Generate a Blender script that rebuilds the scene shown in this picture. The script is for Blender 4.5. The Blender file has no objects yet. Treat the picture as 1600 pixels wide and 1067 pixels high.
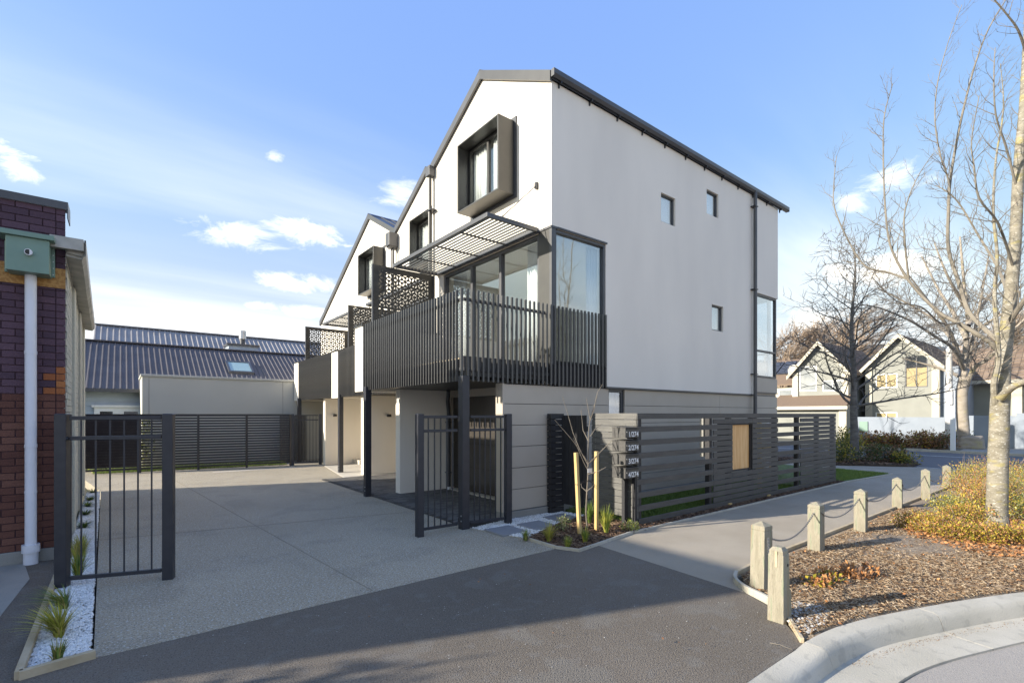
import bpy, bmesh, math, random
from mathutils import Vector, Matrix
random.seed(11)
S = bpy.context.scene
COL = S.collection

# ---------------------------------------------------------------- camera, sky, sun, exposure
EYE = 1.8; FPX = 770.0; HOR = 647.0
AZ = math.atan(975/770)
CC, SS = math.cos(AZ), math.sin(AZ)
cam = bpy.data.cameras.new('camera'); cam_o = bpy.data.objects.new('camera', cam); COL.objects.link(cam_o)
cam.sensor_width = 36; cam.lens = FPX/1600*36; cam.shift_y = (HOR-533.5)/1600
cam.clip_start = .05; cam.clip_end = 3000
cam_o.location = (0, 0, EYE); cam_o.rotation_euler = (math.pi/2, 0, AZ-math.pi/2)
S.camera = cam_o
SUN_EL = math.radians(21.0); SUN_AZ = math.atan2(-.946, .327)      # clockwise from +Y
SKY_STRENGTH = .15; SUN_POWER = 3.1; EXPOSURE = 1.6
w = bpy.data.worlds.new('World'); S.world = w; w.use_nodes = True
def build_world():
    nt = w.node_tree; N = nt.nodes; L = nt.links
    for n in list(N): N.remove(n)
    out = N.new('ShaderNodeOutputWorld'); bg = N.new('ShaderNodeBackground'); bg.inputs[1].default_value = SKY_STRENGTH
    sky = N.new('ShaderNodeTexSky'); sky.sky_type = 'NISHITA'; sky.sun_disc = False
    sky.sun_elevation = SUN_EL; sky.sun_rotation = SUN_AZ; sky.air_density = 1.0; sky.dust_density = .9; sky.ozone_density = 2.5
    tc = N.new('ShaderNodeTexCoord')
    sep = N.new('ShaderNodeSeparateXYZ'); L.new(tc.outputs['Generated'], sep.inputs[0])
    def M(op, a, b=None, clamp=False):
        m = N.new('ShaderNodeMath'); m.operation = op; m.use_clamp = clamp
        for i, v in enumerate((a, b)):
            if v is None: continue
            if isinstance(v, (int, float)): m.inputs[i].default_value = v
            else: L.new(v, m.inputs[i])
        return m.outputs[0]
    def ramp(v, a, b):
        r = N.new('ShaderNodeMapRange'); r.interpolation_type = 'SMOOTHSTEP'
        L.new(v, r.inputs[0]); r.inputs[1].default_value = a; r.inputs[2].default_value = b
        return r.outputs[0]
    # cloud field on a flattened sphere: x,y over (z+.1), cumulus low, thin streaks higher
    z = M('ADD', M('MAXIMUM', sep.outputs[2], 0.0), .12)
    cx = M('DIVIDE', sep.outputs[0], z); cy = M('DIVIDE', sep.outputs[1], z)
    cv = N.new('ShaderNodeCombineXYZ'); L.new(cx, cv.inputs[0]); L.new(cy, cv.inputs[1])
    n1 = N.new('ShaderNodeTexNoise'); n1.inputs['Scale'].default_value = 1.3; n1.inputs['Detail'].default_value = 5; n1.inputs['Roughness'].default_value = .6
    L.new(cv.outputs[0], n1.inputs['Vector'])
    mp = N.new('ShaderNodeMapping'); mp.inputs['Scale'].default_value = (.22, .9, 1); mp.inputs['Rotation'].default_value = (0, 0, .5); L.new(cv.outputs[0], mp.inputs[0])
    n2 = N.new('ShaderNodeTexNoise'); n2.inputs['Scale'].default_value = .8; n2.inputs['Detail'].default_value = 7; n2.inputs['Roughness'].default_value = .5
    L.new(mp.outputs[0], n2.inputs['Vector'])
    el = sep.outputs[2]
    streak = M('MULTIPLY', ramp(n2.outputs[0], .40, .75), M('MULTIPLY', ramp(el, .62, .25), .42))
    # puffs: angular ellipses broken up by noise; azimuth from the axis the street runs along
    az = M('ARCTAN2', sep.outputs[1], sep.outputs[0])
    n3 = N.new('ShaderNodeTexNoise'); n3.inputs['Scale'].default_value = 11; n3.inputs['Detail'].default_value = 10; n3.inputs['Roughness'].default_value = .66; n3.inputs['Distortion'].default_value = .6
    mp3 = N.new('ShaderNodeMapping'); mp3.inputs['Scale'].default_value = (1, 1, 2.2); L.new(tc.outputs['Generated'], mp3.inputs[0]); L.new(mp3.outputs[0], n3.inputs['Vector'])
    puff = None
    for (px, py, rx, ry, k) in PUFFS:
        t = (px-800)/FPX; a0 = AZ-math.atan(t); e0 = (HOR-py)/FPX/math.sqrt(1+t*t); zz = e0/math.sqrt(1+e0*e0)
        ra = 1.45*rx/FPX/(1+t*t); rz = 1.4*ry/FPX/math.sqrt(1+t*t)
        d = M('SQRT', M('ADD', M('POWER', M('DIVIDE', M('SUBTRACT', az, a0), ra), 2.0), M('POWER', M('DIVIDE', M('SUBTRACT', el, zz), rz), 2.0)))
        # flat bottoms
        v = M('SUBTRACT', M('MULTIPLY', M('SUBTRACT', n3.outputs[0], .5), 3.4), M('SUBTRACT', d, .62))
        v = M('MULTIPLY', ramp(v, -.45, 1.35), k)
        puff = v if puff is None else M('MAXIMUM', puff, v)
    low = M('MULTIPLY', ramp(n1.outputs[0], .54, .70), M('MULTIPLY', ramp(el, .30, .06), .38))
    cl = M('MAXIMUM', M('MAXIMUM', streak, low), puff, True)
    haze = M('MULTIPLY', ramp(el, .46, .0), .90)
    mx0 = N.new('ShaderNodeMixRGB'); L.new(haze, mx0.inputs[0]); 
    hs = N.new('ShaderNodeHueSaturation'); hs.inputs['Saturation'].default_value = 1.0; hs.inputs['Value'].default_value = 1.0
    wb = N.new('ShaderNodeMixRGB'); wb.blend_type = 'MULTIPLY'; wb.inputs[0].default_value = 1; wb.inputs[2].default_value = (1.22, 1.10, 1.06, 1); L.new(sky.outputs[0], wb.inputs[1]); L.new(wb.outputs[0], hs.inputs['Color'])
    fl = N.new('ShaderNodeMixRGB'); fl.inputs[0].default_value = .74; fl.inputs[2].default_value = (.55, .98, 2.4, 1); L.new(hs.outputs[0], fl.inputs[1])
    L.new(fl.outputs[0], mx0.inputs[1]); mx0.inputs[2].default_value = (1.75, 1.88, 2.2, 1)
    cap = N.new('ShaderNodeVectorMath'); cap.operation = 'MINIMUM'; cap.inputs[1].default_value = (30, 30, 2.2); L.new(mx0.outputs[0], cap.inputs[0])
    mx = N.new('ShaderNodeMixRGB'); L.new(cl, mx.inputs[0]); L.new(cap.outputs[0], mx.inputs[1]); mx.inputs[2].default_value = (6.0, 5.5, 4.7, 1)
    L.new(mx.outputs[0], bg.inputs[0]); L.new(bg.outputs[0], out.inputs[0])
PUFFS = [(365,364,55,15,1),(482,356,58,17,1),(474,445,46,11,.95),(345,495,48,10,.8),(475,487,36,8,.8),(15,258,36,22,1),(1392,282,66,20,1),(1330,310,34,14,.7),
         (1390,420,85,24,1),(1310,425,50,18,.9),(625,305,38,22,.5),(1270,505,70,26,.8),(258,500,24,7,.7),(200,488,90,8,.5),(390,478,60,8,.5),(440,505,60,8,.6),(425,247,14,6,.5)]
build_world()
sun = bpy.data.lights.new('sun', 'SUN'); sun.energy = SUN_POWER; sun.angle = math.radians(.53); sun.color = (1, .93, .82)
sun_o = bpy.data.objects.new('sun', sun); COL.objects.link(sun_o)
sd = Vector((-.946*math.cos(SUN_EL), .327*math.cos(SUN_EL), math.sin(SUN_EL)))
sun_o.rotation_euler = sd.to_track_quat('Z', 'Y').to_euler(); sun_o.location = (-20, 10, 20)
S.view_settings.view_transform = 'Standard'; S.view_settings.look = 'None'; S.view_settings.gamma = 1; S.view_settings.exposure = EXPOSURE
S.view_settings.use_curve_mapping = False
S.cycles.max_bounces = 8; S.cycles.transparent_max_bounces = 16; S.cycles.use_denoising = True

# real places: a photographed point on the ground / on a plane becomes a point in metres
def G(x, y, z=0):
    d = (EYE-z)*FPX/(y-HOR); t = (x-800)/FPX
    return Vector((d*(t*SS+CC), d*(SS-t*CC), z))
def onY(x, y, Y):
    t = (x-800)/FPX; d = Y/(SS-t*CC); return Vector((d*(t*SS+CC), Y, EYE+(HOR-y)/FPX*d))
def onX(x, y, X):
    t = (x-800)/FPX; d = X/(t*SS+CC); return Vector((X, d*(SS-t*CC), EYE+(HOR-y)/FPX*d))
def atD(x, y, d):
    t = (x-800)/FPX; return Vector((d*(t*SS+CC), d*(SS-t*CC), EYE+(HOR-y)/FPX*d))

# ---------------------------------------------------------------- materials
def mat(name, col, col2=None, rough=.6, scale=4., bump=0., bscale=60., metal=0., spec=.5, detail=6., sharp=(.35,.65), speck=None, stretch=(1,1,1), coat=0.):
    m = bpy.data.materials.new(name); m.use_nodes = True; nt = m.node_tree; N = nt.nodes; L = nt.links
    b = N['Principled BSDF']; b.inputs['Roughness'].default_value = rough; b.inputs['Metallic'].default_value = metal
    b.inputs['Specular IOR Level'].default_value = spec; b.inputs['Coat Weight'].default_value = coat
    b.inputs['Base Color'].default_value = (*col, 1)
    tc = N.new('ShaderNodeTexCoord'); mp = N.new('ShaderNodeMapping'); mp.inputs['Scale'].default_value = stretch; L.new(tc.outputs['Object'], mp.inputs[0])
    c_out = None
    if col2 is not None:
        n = N.new('ShaderNodeTexNoise'); n.inputs['Scale'].default_value = scale; n.inputs['Detail'].default_value = detail; L.new(mp.outputs[0], n.inputs['Vector'])
        r = N.new('ShaderNodeMapRange'); r.inputs[1].default_value = sharp[0]; r.inputs[2].default_value = sharp[1]; L.new(n.outputs[0], r.inputs[0])
        mx = N.new('ShaderNodeMixRGB'); mx.inputs[1].default_value = (*col, 1); mx.inputs[2].default_value = (*col2, 1); L.new(r.outputs[0], mx.inputs[0]); c_out = mx.outputs[0]
    if speck:
        for (sc, amt, c3, th) in speck:
            n = N.new('ShaderNodeTexNoise'); n.inputs['Scale'].default_value = sc; n.inputs['Detail'].default_value = 2; L.new(mp.outputs[0], n.inputs['Vector'])
            r = N.new('ShaderNodeMapRange'); r.inputs[1].default_value = th; r.inputs[2].default_value = th+.06; r.inputs[4].default_value = amt; L.new(n.outputs[0], r.inputs[0])
            mx = N.new('ShaderNodeMixRGB'); mx.inputs[2].default_value = (*c3, 1); mx.inputs[1].default_value = (*col, 1); L.new(r.outputs[0], mx.inputs[0])
            if c_out: L.new(c_out, mx.inputs[1])
            c_out = mx.outputs[0]
    if c_out: L.new(c_out, b.inputs['Base Color'])
    if bump:
        n = N.new('ShaderNodeTexNoise'); n.inputs['Scale'].default_value = bscale; n.inputs['Detail'].default_value = 4; L.new(mp.outputs[0], n.inputs['Vector'])
        bp = N.new('ShaderNodeBump'); bp.inputs['Strength'].default_value = bump; bp.inputs['Distance'].default_value = .01; L.new(n.outputs[0], bp.inputs['Height']); L.new(bp.outputs[0], b.inputs['Normal'])
    return m
def glass_mat(name, refl=.3, tint=(.75,.8,.82)):
    m = bpy.data.materials.new(name); m.use_nodes = True; nt = m.node_tree; N = nt.nodes; L = nt.links
    for n in list(N): N.remove(n)
    o = N.new('ShaderNodeOutputMaterial'); t = N.new('ShaderNodeBsdfTransparent'); t.inputs[0].default_value = (*tint, 1)
    g = N.new('ShaderNodeBsdfGlossy'); g.inputs['Roughness'].default_value = .0; g.inputs[0].default_value = (.95,.97,1,1)
    f = N.new('ShaderNodeLayerWeight'); f.inputs[0].default_value = .5
    pw = N.new('ShaderNodeMath'); pw.operation = 'POWER'; pw.inputs[1].default_value = 2.6; L.new(f.outputs['Facing'], pw.inputs[0])
    mr = N.new('ShaderNodeMapRange'); mr.inputs[3].default_value = refl*.5; mr.inputs[4].default_value = .9; L.new(pw.outputs[0], mr.inputs[0])
    mx = N.new('ShaderNodeMixShader'); L.new(mr.outputs[0], mx.inputs[0]); L.new(t.outputs[0], mx.inputs[1]); L.new(g.outputs[0], mx.inputs[2]); L.new(mx.outputs[0], o.inputs[0])
    return m
def leaf_mat(name, a, b, scale=3., trans=.25, rough=.55):
    m = bpy.data.materials.new(name); m.use_nodes = True; nt = m.node_tree; N = nt.nodes; L = nt.links
    p = N['Principled BSDF']; p.inputs['Roughness'].default_value = rough; p.inputs['Specular IOR Level'].default_value = .3
    g = N.new('ShaderNodeNewGeometry'); mx = N.new('ShaderNodeMixRGB'); mx.inputs[1].default_value = (*a, 1); mx.inputs[2].default_value = (*b, 1)
    L.new(g.outputs['Random Per Island'], mx.inputs[0]); L.new(mx.outputs[0], p.inputs['Base Color'])
    tr = N.new('ShaderNodeBsdfTranslucent'); L.new(mx.outputs[0], tr.inputs[0]); ms = N.new('ShaderNodeMixShader'); ms.inputs[0].default_value = trans
    L.new(p.outputs[0], ms.inputs[1]); L.new(tr.outputs[0], ms.inputs[2]); L.new(ms.outputs[0], N['Material Output'].inputs[0])
    return m
def rand_mat(name, cols, rough=.8, bump=.3, bscale=80, spec=.3):      # per-object / per-island colour pick
    m = bpy.data.materials.new(name); m.use_nodes = True; nt = m.node_tree; N = nt.nodes; L = nt.links
    p = N['Principled BSDF']; p.inputs['Roughness'].default_value = rough; p.inputs['Specular IOR Level'].default_value = spec
    g = N.new('ShaderNodeNewGeometry'); oi = N.new('ShaderNodeObjectInfo'); ad = N.new('ShaderNodeMath'); L.new(g.outputs['Random Per Island'], ad.inputs[0]); L.new(oi.outputs['Random'], ad.inputs[1])
    fr = N.new('ShaderNodeMath'); fr.operation = 'FRACT'; L.new(ad.outputs[0], fr.inputs[0])
    cr = N.new('ShaderNodeValToRGB'); cr.color_ramp.interpolation = 'LINEAR'
    while len(cr.color_ramp.elements) < len(cols): cr.color_ramp.elements.new(.5)
    for i, c in enumerate(cols): cr.color_ramp.elements[i].position = i/(len(cols)-1); cr.color_ramp.elements[i].color = (*c, 1)
    L.new(fr.outputs[0], cr.inputs[0])
    tc = N.new('ShaderNodeTexCoord'); n = N.new('ShaderNodeTexNoise'); n.inputs['Scale'].default_value = bscale; n.inputs['Detail'].default_value = 5; L.new(tc.outputs['Object'], n.inputs['Vector'])
    mx = N.new('ShaderNodeMixRGB'); mx.blend_type = 'MULTIPLY'; mx.inputs[0].default_value = .5; L.new(cr.outputs[0], mx.inputs[1]); 
    r = N.new('ShaderNodeMapRange'); r.inputs[1].default_value = .2; r.inputs[2].default_value = .7; r.inputs[3].default_value = .4; r.inputs[4].default_value = 1.2; L.new(n.outputs[0], r.inputs[0]); L.new(r.outputs[0], mx.inputs[2]); L.new(mx.outputs[0], p.inputs['Base Color'])
    bp = N.new('ShaderNodeBump'); bp.inputs['Strength'].default_value = bump; bp.inputs['Distance'].default_value = .005; L.new(n.outputs[0], bp.inputs['Height']); L.new(bp.outputs[0], p.inputs['Normal'])
    return m
M = {}
M['render'] = mat('white_render', (.85,.785,.68), (.785,.725,.63), .85, 1.1, .3, 120, stretch=(1,1,.3), detail=8)
M['panel'] = mat('taupe_panel', (.45,.39,.31), (.475,.415,.335), .6, 2, .06, 120)
M['trim'] = mat('charcoal_metal', (.055,.056,.06), (.07,.07,.075), .38, 3, .02, 50, metal=.0, spec=.6)
M['trim_light'] = mat('warm_grey_metal', (.052,.05,.046), (.062,.06,.054), .38, 3, .02, 50, metal=.3, spec=.6)
M['fin'] = mat('grey_fin_metal', (.058,.056,.053), (.07,.068,.064), .35, 3, 0, 50, metal=.1, spec=.6)
M['roof'] = mat('dark_roofing_metal', (.05,.055,.07), (.065,.07,.085), .4, 2, 0, metal=.2)
M['black'] = mat('black_metal', (.018,.018,.022), (.026,.026,.03), .35, 5, .02, 60, spec=.55)
M['gate'] = mat('black_powder_coat', (.022,.023,.03), (.03,.031,.038), .42, 8, .05, 200, spec=.5)
M['door'] = mat('garage_door_finish', (.055,.048,.04), (.066,.057,.048), .16, 2, .0, spec=.8)
M['glass'] = glass_mat('window_glass', .26, (.95,.97,.97))
M['glass_low'] = glass_mat('clear_window_glass', .16, (.95,.97,.97))
M['joint'] = mat('sawn_joint', (.23,.195,.14), None, .9)
M['glass_side'] = glass_mat('dim_window_glass', .42, (.84,.89,.92))
M['interior'] = mat('interior_plaster', (.84,.82,.77), (.82,.80,.75), .8, 2)
M['curtain'] = mat('curtain_cloth', (.88,.87,.84), (.82,.81,.78), .9, 9, .2, 30, stretch=(6,6,.3))
M['floorboard'] = mat('interior_floor', (.35,.25,.16), (.28,.19,.12), .5, 3)
M['aggregate'] = mat('exposed_aggregate', (.32,.265,.18), (.40,.335,.235), .9, .45, 1., 75, speck=[(1.3,.35,(.22,.19,.14),.55),(48,.8,(.50,.48,.43),.56),(60,.85,(.11,.105,.09),.57),(110,.7,(.58,.56,.5),.6)], sharp=(.3,.7))
M['asphalt'] = mat('fresh_asphalt', (.125,.102,.075), (.165,.138,.108), .85, .4, 1., 90, speck=[(2.2,.55,(.17,.155,.13),.58),(75,.7,(.22,.20,.17),.58),(6,.4,(.17,.155,.135),.60),(90,.8,(.035,.03,.03),.57),(22,.35,(.17,.16,.15),.64)])
M['path'] = mat('worn_path_asphalt', (.34,.29,.22), (.39,.335,.26), .9, 1.5, .8, 170, speck=[(170,.45,(.30,.29,.27),.6),(230,.5,(.06,.06,.06),.6)])
M['road'] = mat('road_chipseal', (.33,.295,.255), (.37,.335,.295), .9, 1.2, .9, 120, speck=[(120,.5,(.26,.26,.25),.6),(180,.5,(.05,.05,.05),.6)])
M['road_far'] = mat('far_road_asphalt', (.10,.103,.11), (.12,.122,.13), .9, .4, .3, 60)
M['concrete'] = mat('kerb_concrete', (.42,.385,.31), (.50,.46,.38), .85, 2.2, .5, 90, speck=[(9,.35,(.28,.26,.22),.58),(150,.4,(.26,.25,.23),.62)])
M['concrete_pale'] = mat('pale_concrete', (.45,.41,.35), (.52,.48,.41), .85, 1.5, .3, 80)
M['concrete_grey'] = mat('grey_concrete', (.26,.25,.22), (.31,.295,.26), .88, 1.8, .4, 90, speck=[(140,.4,(.14,.14,.13),.6)])
M['paver'] = rand_mat('charcoal_paver', [(.09,.085,.08),(.13,.125,.115),(.165,.155,.145)], .85, .4, 120)
M['flag'] = mat('blue_grey_flagstone', (.22,.225,.235), (.25,.255,.265), .8, 4, .3, 150)
M['white_line'] = mat('road_marking', (.6,.6,.58), (.45,.45,.44), .8, 8)
M['dirt'] = mat('dark_soil', (.05,.035,.022), (.09,.062,.04), .95, 9, .9, 60)
M['mulchground'] = mat('mulch_bed', (.16,.115,.075), (.30,.235,.165), .95, 14, 1., 60, speck=[(40,.6,(.45,.38,.29),.6),(30,.6,(.05,.03,.02),.6)])
M['chip'] = rand_mat('bark_chip', [(.06,.03,.016),(.17,.10,.05),(.29,.19,.105),(.50,.39,.26),(.11,.06,.03)], .9, .2)
M['chipdark'] = rand_mat('dark_bark_chip', [(.03,.018,.012),(.09,.05,.03),(.15,.09,.055),(.28,.19,.12)], .9, .2)
M['gravel'] = rand_mat('white_gravel', [(.55,.54,.51),(.74,.73,.70),(.84,.83,.80),(.68,.67,.63)], .8, .2)
M['rubble'] = rand_mat('grey_stones', [(.25,.24,.22),(.42,.40,.37),(.55,.52,.48)], .85, .3)
M['grass'] = leaf_mat('lawn_grass', (.10,.16,.03), (.26,.34,.08))
M['grassdry'] = leaf_mat('dry_tuft', (.16,.17,.04), (.55,.44,.14))
M['grasslime'] = leaf_mat('lime_tuft', (.22,.27,.04), (.58,.52,.10))
M['lawn'] = mat('lawn_ground', (.06,.09,.02), (.12,.16,.04), .95, 10, .8, 80)
M['earth'] = mat('ground_cover_earth', (.10,.095,.07), (.14,.13,.09), .95, .3, .3, 20)
M['leafyel'] = leaf_mat('yellow_green_leaf', (.17,.19,.03), (.66,.48,.06))
M['leaforange'] = leaf_mat('fallen_orange_leaf', (.28,.11,.035), (.60,.30,.12), trans=.1)
M['leafrust'] = leaf_mat('rusty_leaf', (.13,.065,.035), (.36,.20,.10))
M['leafgreen'] = leaf_mat('dark_green_leaf', (.035,.06,.02), (.12,.15,.045))
M['leaflime'] = leaf_mat('bright_lime_leaf', (.30,.34,.05), (.62,.58,.12))
M['leafvar'] = leaf_mat('variegated_leaf', (.12,.18,.04), (.55,.55,.25))
M['twigdry'] = mat('dry_twig', (.22,.17,.12), (.30,.24,.18), .9, 6)
M['timber'] = mat('grey_green_timber', (.24,.215,.155), (.35,.31,.235), .85, 7, .8, 50, stretch=(3,3,.35), speck=[(7,.6,(.19,.22,.14),.54),(3,.6,(.26,.19,.11),.60),(30,.5,(.12,.10,.07),.64)])
M['timber_new'] = mat('raw_pine', (.50,.34,.13), (.60,.43,.19), .7, 5, .3, 50, stretch=(4,4,.3))
M['timber_edge'] = mat('weathered_edging', (.40,.32,.20), (.50,.41,.28), .85, 7, .4, 60)
M['ply'] = mat('plywood_sheet', (.66,.36,.13), (.78,.50,.23), .6, 4, .15, 40, stretch=(4,1,.5), detail=10)
M['stain'] = mat('charcoal_stained_timber', (.056,.054,.051), (.08,.077,.072), .6, 6, .5, 70, stretch=(.4,.4,4))
M['stain_lt'] = mat('pale_stained_timber', (.115,.11,.10), (.155,.148,.132), .75, 6, .5, 70, stretch=(.4,.4,4))  # paler tone of the charcoal stain
M['stain_blk'] = mat('black_stained_timber', (.02,.019,.02), (.032,.03,.03), .65, 6, .4, 70, stretch=(4,4,.4))
M['letter'] = mat('dark_letterbox_paint', (.05,.046,.042), (.075,.07,.062), .55, 12, .3, 90)
M['numeral'] = mat('white_numeral', (.82,.82,.80), None, .5)
M['bpurple'] = rand_mat('purple_painted_brick', [(.07,.04,.058),(.095,.053,.074),(.115,.065,.088)], .7, .5, 60)
M['bred'] = rand_mat('dark_red_painted_brick', [(.115,.045,.033),(.145,.06,.042),(.175,.078,.055)], .7, .5, 60)
M['borange'] = rand_mat('bare_orange_brick', [(.34,.12,.045),(.42,.17,.06),(.30,.10,.04)], .85, .6, 60)
M['mortar'] = mat('painted_mortar', (.055,.028,.036), (.08,.04,.048), .9, 20, .4, 80)
M['bwhite'] = rand_mat('cream_painted_brick', [(.50,.49,.42),(.56,.55,.47),(.46,.45,.39)], .75, .4, 60)
M['orange_band'] = mat('ochre_painted_band', (.34,.17,.05), (.45,.25,.08), .8, 30, .4, 90, sharp=(.45,.55))
M['greenmetal'] = mat('grey_green_metal', (.16,.25,.20), (.18,.275,.22), .45, 4, .05, 60, metal=.1)
M['pvc'] = mat('white_pvc', (.74,.74,.78), (.70,.70,.73), .35, 3)
M['gutterold'] = mat('weathered_gutter', (.33,.32,.28), (.45,.43,.38), .5, 5, .1, 40, metal=.3)
M['creamwall'] = mat('cream_panel_wall', (.50,.49,.43), (.53,.52,.46), .75, .7, .05, 50)
M['blueweather'] = mat('blue_grey_weatherboard', (.38,.44,.50), (.42,.48,.54), .7, 3)
M['bluegreyroof'] = mat('blue_grey_roof_metal', (.115,.108,.115), (.135,.127,.135), .8, 1.5, 0, metal=.0, spec=.15)
M['silverroof'] = mat('silver_roof_metal', (.28,.265,.26), (.33,.315,.31), .8, 1.5, 0, metal=.0, spec=.15)
M['whitepaint'] = mat('white_paint', (.78,.78,.76), None, .5)
M['steel'] = mat('stainless_steel', (.55,.55,.55), (.5,.5,.5), .3, 5, metal=.9)
M['creamtrim'] = mat('cream_trim', (.47,.43,.34), (.51,.47,.38), .7, 3)
M['housegrey'] = mat('grey_green_cladding', (.25,.25,.22), (.28,.28,.245), .8, 1.2, .1, 30)
M['tile'] = rand_mat('brown_roof_tile', [(.17,.12,.085),(.22,.16,.115),(.27,.20,.145)], .8, .3, 30)
M['blind'] = mat('ochre_blind', (.34,.27,.14), (.40,.32,.17), .8, 5, 0, stretch=(1,1,8))
M['darkglass'] = mat('dark_window_glass', (.03,.035,.04), None, .05, spec=.9)
M['bluewall'] = mat('pale_blue_plaster', (.24,.27,.31), (.28,.31,.35), .85, 1.5, .1, 40)
M['bark'] = mat('pale_lichened_bark', (.30,.27,.21), (.17,.15,.11), .9, 5, .9, 28, speck=[(3.2,.6,(.33,.28,.10),.58),(24,.6,(.50,.48,.43),.60),(16,.6,(.15,.125,.09),.63)], stretch=(1,1,2.4))
M['barklimb'] = mat('grey_brown_limb_bark', (.17,.15,.12), (.25,.22,.175), .9, 5, .6, 40)
M['twig'] = mat('fine_twig_bark', (.13,.11,.09), (.21,.18,.14), .9, 6)
M['barkdark'] = mat('dark_grey_bark', (.10,.09,.08), (.19,.175,.155), .9, 5, .8, 40, stretch=(1,1,3))
M['barkmid'] = mat('grey_brown_bark', (.26,.22,.17), (.36,.31,.25), .9, 3, .9, 30, stretch=(1,1,2), speck=[(2,.4,(.40,.34,.14),.6)])
M['willow'] = mat('brown_fine_twig', (.27,.20,.14), (.34,.26,.19), .9, 2)
M['polegrey'] = mat('pale_pole_paint', (.52,.50,.47), (.58,.56,.52), .6, 4)
M['chain'] = mat('dull_steel_chain', (.16,.16,.155), (.24,.23,.22), .5, 60, metal=.6)
M['rubber'] = mat('black_plastic', (.02,.02,.02), None, .5)
M['hill'] = mat('distant_hill', (.10,.13,.17), (.13,.15,.18), .95, .02)
M['greyshade'] = mat('grey_blind', (.62,.62,.60), None, .8)
M['solar'] = mat('solar_panel_glass', (.05,.055,.07), None, .45, spec=.3)

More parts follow.
